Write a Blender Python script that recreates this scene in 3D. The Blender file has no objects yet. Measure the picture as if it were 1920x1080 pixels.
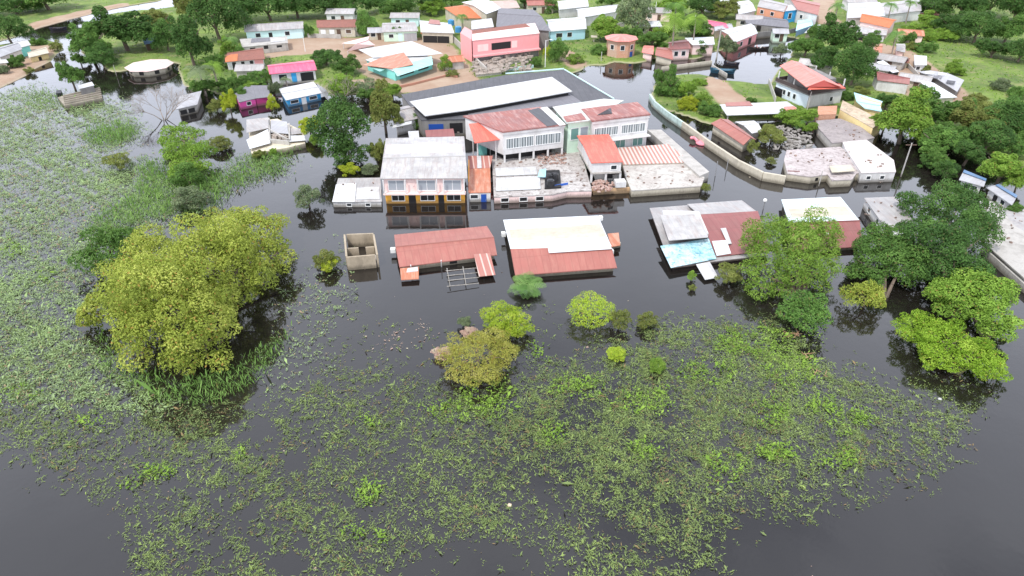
import bpy, math, random
import numpy as np
from mathutils import Vector
random.seed(7); RNG=np.random.default_rng(7)
S=bpy.context.scene; COL=S.collection
# ---------------------------------------------------------------- camera, sky, sun, exposure
H=42.0; F=1280.0; T=math.radians(33.0)
cam=bpy.data.objects.new('camera',bpy.data.cameras.new('camera')); COL.objects.link(cam)
cam.location=(0,0,H); cam.rotation_euler=(math.radians(90)-T,0,0)
cam.data.sensor_width=36; cam.data.lens=F/1920*36; cam.data.clip_end=6000; cam.data.clip_start=.5
S.camera=cam
SUN_EL=math.radians(58); SUN_AZ=math.radians(215)      # azimuth clockwise from +Y
sd=Vector((math.sin(SUN_AZ)*math.cos(SUN_EL),math.cos(SUN_AZ)*math.cos(SUN_EL),math.sin(SUN_EL)))
sun=bpy.data.lights.new('sun','SUN'); sun.energy=2.8; sun.angle=math.radians(4); sun.color=(1,.965,.91)
so=bpy.data.objects.new('sun',sun); COL.objects.link(so); so.rotation_euler=(-sd).to_track_quat('-Z','Y').to_euler()
W=bpy.data.worlds.new('World'); S.world=W; W.use_nodes=True; nt=W.node_tree; nt.nodes.clear()
def nd(nt,t,**k):
    n=nt.nodes.new(t)
    for a,b in k.items():
        if a.startswith('i_'):
            n.inputs[a[2:].replace('_',' ')].default_value=b
        else: setattr(n,a,b)
    return n
out=nd(nt,'ShaderNodeOutputWorld'); bg=nd(nt,'ShaderNodeBackground'); bg.inputs[1].default_value=.12
sky=nd(nt,'ShaderNodeTexSky',sky_type='NISHITA',sun_disc=False,sun_elevation=SUN_EL,sun_rotation=SUN_AZ,altitude=50,dust_density=2.0)
tc=nd(nt,'ShaderNodeTexCoord'); mp=nd(nt,'ShaderNodeMapping'); mp.inputs['Scale'].default_value=(1,1,2.2)
no=nd(nt,'ShaderNodeTexNoise'); no.inputs['Scale'].default_value=1.6; no.inputs['Detail'].default_value=7; no.inputs['Roughness'].default_value=.55
cr=nd(nt,'ShaderNodeValToRGB'); cr.color_ramp.elements[0].position=.22; cr.color_ramp.elements[1].position=.45
cc=nd(nt,'ShaderNodeValToRGB'); cc.color_ramp.elements[0].color=(6.5,7.0,8.3,1); cc.color_ramp.elements[1].color=(9.0,9.5,10.9,1)
cc.color_ramp.elements[0].position=.35; cc.color_ramp.elements[1].position=.7
mx=nd(nt,'ShaderNodeMix',data_type='RGBA')
L=nt.links.new
L(tc.outputs['Generated'],mp.inputs[0]); L(mp.outputs[0],no.inputs[0]); L(no.outputs[0],cr.inputs[0]); L(no.outputs[0],cc.inputs[0])
L(cr.outputs[0],mx.inputs[0]); L(sky.outputs[0],mx.inputs[6])
sz=nd(nt,'ShaderNodeSeparateXYZ'); L(tc.outputs['Generated'],sz.inputs[0]); hzr=nd(nt,'ShaderNodeMapRange'); hzr.interpolation_type='SMOOTHSTEP'; hzr.inputs[1].default_value=0; hzr.inputs[2].default_value=.78; hzr.inputs[3].default_value=2.1; hzr.inputs[4].default_value=1.0; L(sz.outputs[2],hzr.inputs[0])
hm=nd(nt,'ShaderNodeMix',data_type='RGBA',blend_type='MULTIPLY'); hm.inputs[0].default_value=1; L(cc.outputs[0],hm.inputs[6]); L(hzr.outputs[0],hm.inputs[7]); L(hm.outputs[2],mx.inputs[7])
L(mx.outputs[2],bg.inputs[0]); L(bg.outputs[0],out.inputs[0])
S.view_settings.view_transform='Standard'; S.view_settings.look='None'; S.view_settings.gamma=1
S.view_settings.exposure=.32
# ---------------------------------------------------------------- pixel of the photo (1920x1080) at a given height -> metres
sT,cT=math.sin(T),math.cos(T)
def P(px,py,z=0.):
    x=(px-960)/F; y=(540-py)/F
    d=(x,cT+y*sT,-sT+y*cT); t=(z-H)/d[2]
    return Vector((d[0]*t,d[1]*t,z))
def proj(X,Y,Z):
    dz=Z-H; zc=Y*cT-dz*sT; yu=Y*sT+dz*cT
    return 960+F*X/zc, 540-F*yu/zc
# ---------------------------------------------------------------- materials
MC={}
def mat(name,fn):
    if name in MC: return MC[name]
    m=bpy.data.materials.new(name); m.use_nodes=True; t=m.node_tree; t.nodes.clear()
    o=nd(t,'ShaderNodeOutputMaterial'); b=nd(t,'ShaderNodeBsdfPrincipled'); t.links.new(b.outputs[0],o.inputs[0])
    fn(t,b,o); MC[name]=m; return m
def rgb(c): return (c[0],c[1],c[2],1)
def mixc(t,f,a,b):
    m=nd(t,'ShaderNodeMix',data_type='RGBA')
    if isinstance(f,(int,float)): m.inputs[0].default_value=f
    else: t.links.new(f,m.inputs[0])
    for i,v in ((6,a),(7,b)):
        if isinstance(v,(tuple,list)): m.inputs[i].default_value=rgb(v)
        else: t.links.new(v,m.inputs[i])
    return m.outputs[2]
def noise(t,vec,scale,detail=4,rough=.6,lo=.4,hi=.6):
    n=nd(t,'ShaderNodeTexNoise'); n.inputs['Scale'].default_value=scale; n.inputs['Detail'].default_value=detail; n.inputs['Roughness'].default_value=rough
    if vec is not None: t.links.new(vec,n.inputs[0])
    r=nd(t,'ShaderNodeMapRange'); r.inputs[1].default_value=lo; r.inputs[2].default_value=hi; t.links.new(n.outputs[0],r.inputs[0]); return r.outputs[0]
def uvvec(t,sx=1,sy=1,rnd=True):
    u=nd(t,'ShaderNodeUVMap'); m=nd(t,'ShaderNodeMapping'); m.inputs['Scale'].default_value=(sx,sy,1)
    t.links.new(u.outputs[0],m.inputs[0])
    if rnd:
        oi=nd(t,'ShaderNodeObjectInfo'); c=nd(t,'ShaderNodeMath',operation='MULTIPLY'); c.inputs[1].default_value=57; t.links.new(oi.outputs['Random'],c.inputs[0])
        cb=nd(t,'ShaderNodeCombineXYZ'); t.links.new(c.outputs[0],cb.inputs[2]); t.links.new(cb.outputs[0],m.inputs['Location'])
    return m.outputs[0]
def mth(t,op,a,b=None):
    m=nd(t,'ShaderNodeMath',operation=op)
    for i,v in enumerate((a,b)):
        if v is None: continue
        if isinstance(v,(int,float)): m.inputs[i].default_value=v
        else: t.links.new(v,m.inputs[i])
    return m.outputs[0]
def sheetmat(name,c,stain=(.28,.17,.12),amt=.35,sheetvar=.25,pitch=.85,row=2.6,rough=.5,grime=(.25,.245,.25),gr=.25):
    def f(t,b,o):
        u=nd(t,'ShaderNodeUVMap'); s=nd(t,'ShaderNodeSeparateXYZ'); t.links.new(u.outputs[0],s.inputs[0])
        uu=mth(t,'DIVIDE',s.outputs[0],pitch); vv=mth(t,'DIVIDE',s.outputs[1],row)
        cb=nd(t,'ShaderNodeCombineXYZ'); t.links.new(mth(t,'FLOOR',uu),cb.inputs[0]); t.links.new(mth(t,'FLOOR',vv),cb.inputs[1])
        oi=nd(t,'ShaderNodeObjectInfo'); t.links.new(oi.outputs['Random'],cb.inputs[2])
        wn=nd(t,'ShaderNodeTexWhiteNoise'); t.links.new(cb.outputs[0],wn.inputs[0])
        seam=mth(t,'LESS_THAN',mth(t,'FRACT',uu),.09); seam2=mth(t,'LESS_THAN',mth(t,'FRACT',vv),.035)
        sm=mth(t,'MAXIMUM',seam,seam2)
        rib=mth(t,'PINGPONG',s.outputs[0],.14)
        base=mixc(t,mth(t,'MULTIPLY',wn.outputs[0],sheetvar),c,tuple(x*.55+y*.25 for x,y in zip(c,grime)))
        n1=noise(t,uvvec(t,1.6,.28),1.3,6,.7,.47,.68); n2=noise(t,uvvec(t,.5,.5),.9,6,.75,.40,.62)
        base=mixc(t,mth(t,'MULTIPLY',n1,amt),base,stain)
        base=mixc(t,mth(t,'MULTIPLY',n2,gr),base,grime)
        n3=noise(t,uvvec(t,1,1),9,3,.8,.55,.8); base=mixc(t,mth(t,'MULTIPLY',n3,gr*.8),base,grime)
        base=mixc(t,mth(t,'MULTIPLY',sm,.28),base,tuple(x*.45 for x in c))
        t.links.new(base,b.inputs['Base Color']); b.inputs['Roughness'].default_value=rough
        bp=nd(t,'ShaderNodeBump'); bp.inputs['Strength'].default_value=.35; bp.inputs['Distance'].default_value=.06; t.links.new(rib,bp.inputs['Height']); t.links.new(bp.outputs[0],b.inputs['Normal'])
    return mat(name,f)
def stripes(name,a,c,pitch=1.0,duty=.5):
    def f(t,b,o):
        u=nd(t,'ShaderNodeUVMap'); s=nd(t,'ShaderNodeSeparateXYZ'); t.links.new(u.outputs[0],s.inputs[0])
        n=noise(t,uvvec(t,.6,.6),1.1,4,.6,0,1); k=mth(t,'FRACT',mth(t,'ADD',mth(t,'DIVIDE',s.outputs[0],pitch),mth(t,'MULTIPLY',n,.12)))
        g=mth(t,'LESS_THAN',k,duty); bb=mixc(t,g,a,c); n2=noise(t,uvvec(t,2,.4),1.4,5,.7,.45,.7); bb=mixc(t,mth(t,'MULTIPLY',n2,.4),bb,tuple((x+y)/2*.8 for x,y in zip(a,c)))
        t.links.new(bb,b.inputs['Base Color']); b.inputs['Roughness'].default_value=.6
    return mat(name,f)
def tiles(name,c,c2):
    def f(t,b,o):
        u=nd(t,'ShaderNodeUVMap'); s=nd(t,'ShaderNodeSeparateXYZ'); t.links.new(u.outputs[0],s.inputs[0])
        a=mth(t,'PINGPONG',s.outputs[0],.12); r=mth(t,'FRACT',mth(t,'DIVIDE',s.outputs[1],.35)); h=mth(t,'ADD',mth(t,'MULTIPLY',a,4),mth(t,'MULTIPLY',r,.3))
        n=noise(t,uvvec(t),1.2,6,.75,.35,.7); n2=noise(t,uvvec(t),7,3,.7,.4,.7)
        bb=mixc(t,n,c,c2); bb=mixc(t,mth(t,'MULTIPLY',n2,.45),bb,tuple(x*.45 for x in c)); t.links.new(bb,b.inputs['Base Color']); b.inputs['Roughness'].default_value=.8
        bp=nd(t,'ShaderNodeBump'); bp.inputs['Strength'].default_value=.6; bp.inputs['Distance'].default_value=.08; t.links.new(h,bp.inputs['Height']); t.links.new(bp.outputs[0],b.inputs['Normal'])
    return mat(name,f)
def plaster(name,c,dirt=(.2,.18,.15),amt=.45,rough=.85,scale=.7):
    def f(t,b,o):
        g=nd(t,'ShaderNodeNewGeometry'); m=nd(t,'ShaderNodeMapping'); m.inputs['Scale'].default_value=(1,1,.45); t.links.new(g.outputs['Position'],m.inputs[0])
        s=nd(t,'ShaderNodeSeparateXYZ'); t.links.new(g.outputs['Position'],s.inputs[0])
        n=noise(t,m.outputs[0],scale,7,.7,.45,.75); n2=noise(t,m.outputs[0],5,4,.7,.45,.8)
        low=nd(t,'ShaderNodeMapRange'); low.inputs[1].default_value=.6; low.inputs[2].default_value=.15; t.links.new(mth(t,'ADD',s.outputs[2],mth(t,'MULTIPLY',n2,-.25)),low.inputs[0])
        bb=mixc(t,mth(t,'MULTIPLY',n,amt),c,dirt); bb=mixc(t,mth(t,'MULTIPLY',n2,amt*.5),bb,tuple(x*.5 for x in c)); bb=mixc(t,mth(t,'MULTIPLY',low.outputs[0],.7),bb,(.09,.075,.05))
        t.links.new(bb,b.inputs['Base Color']); b.inputs['Roughness'].default_value=rough
    return mat(name,f)
def brick(name,c,mort):
    def f(t,b,o):
        g=nd(t,'ShaderNodeNewGeometry'); s=nd(t,'ShaderNodeSeparateXYZ'); t.links.new(g.outputs['Position'],s.inputs[0])
        cb=nd(t,'ShaderNodeCombineXYZ'); t.links.new(mth(t,'ADD',s.outputs[0],s.outputs[1]),cb.inputs[0]); t.links.new(s.outputs[2],cb.inputs[1])
        bk=nd(t,'ShaderNodeTexBrick'); bk.inputs['Scale'].default_value=3; bk.inputs['Color1'].default_value=rgb(c); bk.inputs['Color2'].default_value=rgb(tuple(x*.7 for x in c)); bk.inputs['Mortar'].default_value=rgb(mort); t.links.new(cb.outputs[0],bk.inputs[0])
        n=noise(t,g.outputs['Position'],1.2,5,.7,.4,.8); t.links.new(mixc(t,mth(t,'MULTIPLY',n,.4),bk.outputs[0],mort),b.inputs['Base Color']); b.inputs['Roughness'].default_value=.9
    return mat(name,f)
def plain(name,c,rough=.6,metal=0):
    def f(t,b,o): b.inputs['Base Color'].default_value=rgb(c); b.inputs['Roughness'].default_value=rough; b.inputs['Metallic'].default_value=metal
    return mat(name,f)
def leafmat(name,c1,c2,c3=None,trans=.35):
    c3=c3 or c2
    def f(t,b,o):
        a=nd(t,'ShaderNodeAttribute',attribute_name='tint'); r=nd(t,'ShaderNodeValToRGB'); e=r.color_ramp.elements
        e[0].color=rgb(c1); e[1].color=rgb(c3); e[0].position=.06; e[1].position=.95; k=e.new(.5); k.color=rgb(c2); k=e.new(0.0); k.color=rgb((c2[0]*1.1+.03,c2[1]*.62+.02,c2[2]*.8+.015)); k=e.new(.03); k.color=rgb((c2[0]*1.1+.03,c2[1]*.62+.02,c2[2]*.8+.015)); t.links.new(a.outputs['Fac'],r.inputs[0])
        oi=nd(t,'ShaderNodeObjectInfo'); hs=nd(t,'ShaderNodeHueSaturation'); hs.inputs['Saturation'].default_value=1.0
        v=mth(t,'ADD',mth(t,'MULTIPLY',oi.outputs['Random'],.3),.85); t.links.new(v,hs.inputs['Value']); t.links.new(r.outputs[0],hs.inputs['Color'])
        b.inputs['Roughness'].default_value=.65; b.inputs['Specular IOR Level'].default_value=.12; t.links.new(hs.outputs[0],b.inputs['Base Color'])
        tr=nd(t,'ShaderNodeBsdfTranslucent'); t.links.new(hs.outputs[0],tr.inputs[0]); ms=nd(t,'ShaderNodeMixShader'); ms.inputs[0].default_value=trans
        t.links.new(b.outputs[0],ms.inputs[1]); t.links.new(tr.outputs[0],ms.inputs[2]); t.links.new(ms.outputs[0],o.inputs[0])
    return mat(name,f)
def nmat(name,a,c,d,s1,s2,k):
    def f(t,b,o):
        g=nd(t,'ShaderNodeNewGeometry'); p=g.outputs['Position']; n=noise(t,p,s1,7,.75,.4,.65); n2=noise(t,p,s2,5,.8,.5,.63)
        t.links.new(mixc(t,mth(t,'MULTIPLY',n2,k),mixc(t,n,a,c),d),b.inputs['Base Color']); b.inputs['Roughness'].default_value=.9
    return mat(name,f)
WHITE=sheetmat('white_sheet',(.60,.61,.61),stain=(.38,.30,.25),amt=.35,sheetvar=.25,gr=.4)
CLEAN=sheetmat('clean_white_sheet',(.70,.72,.74),amt=.06,sheetvar=.07,gr=.08)
CYANW=sheetmat('pale_cyan_sheet',(.66,.76,.77),amt=.06,sheetvar=.08,gr=.08)
GREYW=sheetmat('weathered_grey_white_sheet',(.42,.40,.385),stain=(.28,.19,.16),amt=.65,sheetvar=.4,gr=.6)
STAIN=sheetmat('stained_white_sheet',(.49,.475,.46),stain=(.30,.21,.17),amt=.65,sheetvar=.4,gr=.6)
RED=sheetmat('red_brown_sheet',(.36,.125,.10),stain=(.42,.20,.15),amt=.5,sheetvar=.35,gr=.15,grime=(.2,.1,.08))
DRED=sheetmat('dark_red_sheet',(.28,.09,.085),stain=(.32,.16,.13),amt=.4,sheetvar=.3,gr=.2,grime=(.15,.09,.08))
RUST=sheetmat('orange_rust_sheet',(.48,.16,.08),stain=(.6,.38,.28),amt=.7,sheetvar=.4,gr=.2,grime=(.3,.15,.1),pitch=.55)
BRED=sheetmat('bright_red_sheet',(.66,.13,.09),stain=(.62,.28,.2),amt=.5,sheetvar=.1,gr=.12,grime=(.4,.1,.08))
PINK=sheetmat('salmon_pink_sheet',(.62,.20,.16),stain=(.75,.4,.35),amt=.5,sheetvar=.08,gr=.1,grime=(.5,.2,.2))
HPINK=sheetmat('hot_pink_sheet',(.62,.10,.19),stain=(.7,.35,.4),amt=.3,sheetvar=.1,gr=.1,grime=(.4,.1,.1))
ORANGE=tiles('orange_tiles',(.60,.20,.08),(.45,.14,.07))
BTILE=tiles('brown_red_tiles',(.30,.12,.09),(.22,.1,.08))
DARKM=sheetmat('dark_membrane',(.085,.085,.095),stain=(.14,.14,.15),amt=.5,sheetvar=.3,gr=.3,grime=(.12,.12,.13),rough=.8,pitch=1.2)
GREYM=sheetmat('slate_grey_sheet',(.17,.165,.18),stain=(.25,.24,.26),amt=.5,sheetvar=.3,gr=.3,grime=(.2,.2,.22),rough=.8)
LGREY=sheetmat('light_grey_sheet',(.42,.42,.44),stain=(.3,.26,.25),amt=.5,sheetvar=.3,gr=.3)
REDMEM=sheetmat('patchy_red_membrane',(.33,.125,.105),stain=(.52,.36,.33),amt=.75,sheetvar=.2,gr=.6,grime=(.22,.12,.12),pitch=1.0,row=9,rough=.8)
GRNMEM=sheetmat('torn_green_white_membrane',(.42,.50,.46),stain=(.45,.16,.16),amt=.6,sheetvar=.4,gr=.5,grime=(.75,.75,.72),pitch=1.3,row=1.4)
TURQ=sheetmat('turquoise_sheet',(.30,.62,.56),stain=(.7,.75,.7),amt=.3,sheetvar=.15,gr=.1)
BLUES=sheetmat('blue_sheet',(.10,.20,.36),stain=(.2,.3,.4),amt=.3,sheetvar=.3,gr=.2)
LBLUE=sheetmat('light_blue_sheet',(.42,.72,.78),stain=(.7,.8,.8),amt=.25,sheetvar=.06,gr=.05)
STRP=stripes('red_white_striped_sheet',(.55,.50,.45),(.42,.19,.15),.62,.5)
RSTRP=stripes('red_pink_striped_sheet',(.38,.15,.12),(.55,.42,.36),.8,.22)
CONC=plaster('weathered_concrete',(.46,.43,.39),(.17,.16,.15),.7)
PCONC=plaster('pale_concrete',(.44,.42,.39),(.2,.18,.16),.8)
DCONC=plaster('dark_concrete',(.22,.21,.20),(.08,.08,.08),.7)
TANW=plaster('tan_plaster',(.40,.33,.24),(.17,.14,.1),.75)
BEIGE=plaster('beige_plaster',(.62,.55,.42),(.3,.25,.2),.5)
WWALL=plaster('white_plaster',(.62,.61,.60),(.28,.25,.22),.5)
CREAM=plaster('cream_plaster',(.54,.49,.39),(.22,.2,.16),.55)
YELW=plaster('yellow_plaster',(.78,.62,.30),(.35,.28,.2),.4)
YORG=plaster('orange_yellow_plaster',(.85,.42,.05),(.4,.22,.08),.25)
PINKW=plaster('pink_plaster',(.80,.33,.33),(.6,.4,.38),.4)
PPINK=plaster('pale_pink_plaster',(.80,.60,.56),(.5,.35,.33),.4)
MAGW=plaster('magenta_plaster',(.78,.10,.38),(.4,.08,.2),.2)
BLUEW=plaster('blue_plaster',(.04,.34,.66),(.05,.2,.4),.25)
DBLUE=plain('deep_blue_paint',(.015,.07,.32),.4)
PBLUE=plaster('pale_blue_plaster',(.66,.73,.80),(.4,.45,.5),.35)
MINT=plaster('mint_plaster',(.60,.78,.62),(.4,.45,.38),.3)
TURQW=plaster('turquoise_plaster',(.22,.66,.60),(.3,.45,.42),.3)
TEALW=plaster('teal_mossy_wall',(.50,.62,.58),(.15,.22,.19),.7)
LTEAL=plaster('light_cyan_plaster',(.60,.80,.80),(.4,.5,.5),.3)
OBRK=brick('orange_bricks',(.58,.26,.15),(.5,.4,.33))
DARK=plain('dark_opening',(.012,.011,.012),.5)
GLASS=plain('dark_glass',(.03,.035,.04),.12)
GLT=plain('grey_curtained_glass',(.30,.33,.36),.25)
TGL=plain('teal_louvres',(.13,.25,.22),.3)
LOUV=stripes('louvre_panels',(.42,.45,.45),(.10,.12,.13),.42,.45)
FRW=plain('white_frame',(.75,.75,.73),.5)
WOOD=plain('dark_wood',(.10,.06,.04),.7)
WOODG=plaster('grey_wood',(.32,.28,.22),(.1,.09,.07),.8)
MET=plain('grey_metal',(.35,.35,.36),.45,.4)
BARK=plaster('bark',(.16,.12,.09),(.08,.06,.05),.6)
DBARK=plaster('pale_dead_bark',(.30,.25,.21),(.2,.17,.15),.5)
# leaves
LM={'dk':leafmat('dark_green_leaves',(.04,.09,.025),(.08,.165,.04),(.14,.26,.06)),
 'md':leafmat('mid_green_leaves',(.06,.13,.03),(.12,.23,.05),(.20,.35,.08)),
 'lt':leafmat('light_green_leaves',(.11,.20,.03),(.20,.33,.05),(.30,.45,.08)),
 'br':leafmat('bright_lime_leaves',(.22,.34,.025),(.40,.54,.05),(.58,.66,.11)),
 'ol':leafmat('olive_leaves',(0.115,0.142,0.034),(0.203,0.243,0.061),(0.297,0.324,0.095)),
 'bg':leafmat('golden_olive_leaves',(.14,.185,.03),(.30,.36,.06),(.48,.51,.12)),
 'yl':leafmat('yellow_leaves',(.20,.27,.02),(.38,.46,.04),(.54,.58,.07)),
 'oc':leafmat('ochre_leaves',(.24,.27,.05),(.44,.44,.09),(.62,.56,.20)),
 'gr':leafmat('grey_green_leaves',(0.095,0.135,0.068),(0.176,0.230,0.115),(0.270,0.324,0.176)),
 'fr':leafmat('fern_green_leaves',(0.068,0.162,0.041),(0.135,0.270,0.068),(0.243,0.378,0.121)),
 'pk':leafmat('pinkish_dry_leaves',(0.405,0.297,0.230),(0.600,0.432,0.351),(0.600,0.567,0.405))}
# ---------------------------------------------------------------- mesh helpers
class MB:
    def __init__(s): s.v=[]; s.f=[]; s.uv=[]
    def poly(s,pts,uv=None):
        i=len(s.v); s.v+= [tuple(p) for p in pts]; s.f.append(list(range(i,i+len(pts)))); s.uv.append(uv or [(0,0)]*len(pts))
    def puv(s,pts,flip=False):
        pts=[Vector(p) for p in pts]; o=pts[0]; U=(pts[1]-o); U=U.normalized() if U.length>1e-6 else Vector((1,0,0))
        n=Vector((0,0,0))
        for i in range(1,len(pts)-1): n+=(pts[i]-o).cross(pts[i+1]-o)
        n=n.normalized() if n.length>1e-9 else Vector((0,0,1)); V=n.cross(U)
        uv=[((p-o).dot(U),(p-o).dot(V)) for p in pts]
        if flip: uv=[(b,a) for a,b in uv]
        s.poly(pts,uv)
    def slab(s,pts,th=.08,flip=False):
        pts=[Vector(p) for p in pts]; s.puv(pts,flip); lo=[p-Vector((0,0,th)) for p in pts]
        s.puv(lo[::-1]); n=len(pts)
        for i in range(n):
            j=(i+1)%n; s.puv([lo[i],lo[j],pts[j],pts[i]])
    def prism(s,pts,z0,tops=None):
        n=len(pts); a=[Vector((p[0],p[1],z0)) for p in pts]; b=[Vector((p[0],p[1],(tops[i] if tops else p[2]))) for i,p in enumerate(pts)]
        for i in range(n):
            j=(i+1)%n; s.puv([a[i],a[j],b[j],b[i]])
        s.puv(b); s.puv(a[::-1])
    def seg(s,A,B,z0,z1,th=.2):
        A=Vector((A[0],A[1],0)); B=Vector((B[0],B[1],0)); d=(B-A).normalized(); n=Vector((d.y,-d.x,0))*th/2
        s.prism([A+n,B+n,B-n,A-n],z0,[z1]*4)
    def box(s,c,d,rz=0):
        cx,cy,cz=c; ca,sa=math.cos(rz),math.sin(rz)
        q=[(-1,-1),(1,-1),(1,1),(-1,1)]; pts=[(cx+(a*d[0]*ca-b*d[1]*sa)/2,cy+(a*d[0]*sa+b*d[1]*ca)/2) for a,b in q]
        s.prism(pts,cz-d[2]/2,[cz+d[2]/2]*4)
    def tube(s,a,b,r0,r1,n=6):
        a=Vector(a); b=Vector(b); d=(b-a).normalized(); u=d.orthogonal().normalized(); w=d.cross(u); A=[];B=[]
        for i in range(n):
            t=2*math.pi*i/n; e=u*math.cos(t)+w*math.sin(t); A.append(a+e*r0); B.append(b+e*r1)
        for i in range(n):
            j=(i+1)%n; s.poly([A[i],A[j],B[j],B[i]])
        s.poly(A[::-1]); s.poly(B)
    def wallbox(s,A,B,t,w,z0,h,d0,d1,abs_=False):
        A=Vector((A[0],A[1],0)); B=Vector((B[0],B[1],0)); Ln=(B-A).length; d=(B-A)/Ln; n=Vector((d.y,-d.x,0)); c=A+d*(t if abs_ else t*Ln)
        p=[c-d*w/2+n*d1,c+d*w/2+n*d1,c+d*w/2+n*d0,c-d*w/2+n*d0]; s.prism(p,z0,[z0+h]*4)
    def ball(s,c,r,n=8,m=6,sz=1):
        c=Vector(c); R=[[c+Vector((r*math.sin(math.pi*j/m)*math.cos(2*math.pi*i/n),r*math.sin(math.pi*j/m)*math.sin(2*math.pi*i/n),sz*r*math.cos(math.pi*j/m))) for i in range(n)] for j in range(m+1)]
        for j in range(m):
            for i in range(n):
                k=(i+1)%n; q=[R[j+1][i],R[j+1][k],R[j][k],R[j][i]]
                if j==0: q=q[:3]
                if j==m-1: q=[q[0]]+q[2:]
                s.poly(q)
    def obj(s,name,m,parent=None,smooth=False,**kw):
        me=bpy.data.meshes.new(name); me.from_pydata(s.v,[],s.f); uvl=me.uv_layers.new(name='UVMap'); fl=[c for u in s.uv for p in u for c in p]
        uvl.data.foreach_set('uv',fl); me.materials.append(m)
        if smooth: me.shade_smooth()
        o=bpy.data.objects.new(name,me); COL.objects.link(o)
        if parent:
            o.parent=parent; l=parent_world(parent)
            if kw.get('rel'): pass
            else: me.transform(__import__('mathutils').Matrix.Translation(-l))
        if kw.get('label'): o['label']=kw['label']
        return o
def parent_world(p):
    l=Vector(p.location)
    while p.parent: p=p.parent; l+=Vector(p.location)
    return l
def tag(o,label,cat,group=None):
    o['label']=label; o['category']=cat
    if group: o['group']=group
    return o
def thing(name,label,cat,loc,group=None):
    o=bpy.data.objects.new(name,None); COL.objects.link(o); o.location=loc; o.empty_display_size=.3; return tag(o,label,cat,group)
def structure(o,kind='structure'): o['kind']=kind; return o
# ---------------------------------------------------------------- openings
def opening(root,A,B,t,w,z0,h,kind,mt=None):
    if kind=='win' or kind=='bigwin':
        f=MB(); fw=.09
        f.wallbox(A,B,t,w+.16,z0-.08,.08,.0,.08); f.wallbox(A,B,t,w+.16,z0+h,.08,0,.07)
        Ln=(Vector(B)-Vector(A)).xy.length
        for s_ in (-1,1): f.wallbox(A,B,t*Ln+s_*(w/2+.04),.08,z0,h,0,.07,True)
        k=max(1,int(round(w/1.1)))
        for i in range(1,k): f.wallbox(A,B,t*Ln-w/2+w*i/k,.06,z0,h,.0,.065,True)
        fr=f.obj('window',FRW,root); p=MB(); p.wallbox(A,B,t,w,z0,h,-.02,.03); p.obj('pane',mt or GLASS,fr)
    elif kind=='door':
        f=MB(); f.wallbox(A,B,t,w,z0,h,-.02,.05); d=f.obj('door',mt or WOOD,root); k=MB(); Ln=(Vector(B)-Vector(A)).xy.length; k.wallbox(A,B,t*Ln+w*.36,.08,z0+h*.45,.08,.05,.11,True); k.obj('handle',MET,d)
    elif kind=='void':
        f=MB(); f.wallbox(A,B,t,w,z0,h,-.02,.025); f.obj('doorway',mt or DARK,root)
    elif kind=='shut':
        f=MB(); f.wallbox(A,B,t,w,z0,h,-.02,.04); f.obj('shutter',mt or MET,root)
    elif kind=='awn':
        f=MB(); A_=Vector((A[0],A[1],0)); B_=Vector((B[0],B[1],0)); Ln=(B_-A_).length; d=(B_-A_)/Ln; n=Vector((d.y,-d.x,0)); c=A_+d*t*Ln; zz=Vector((0,0,z0))
        f.slab([c-d*w/2+n*h+zz-Vector((0,0,.25)),c+d*w/2+n*h+zz-Vector((0,0,.25)),c+d*w/2+zz,c-d*w/2+zz]); f.obj('awning',mt or WHITE,root)
def ins(C4,o):
    FL,FR,BR,BL=[Vector(c) for c in C4]
    w=((FR-FL).length+(BR-BL).length)/2; d=((BL-FL).length+(BR-FR).length)/2; a=min(.3,o/w); b=min(.3,o/d)
    def bl(u,v): return (FL*(1-u)+FR*u)*(1-v)+(BL*(1-u)+BR*u)*v
    return [bl(a,b),bl(1-a,b),bl(1-a,1-b),bl(a,1-b)]
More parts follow.
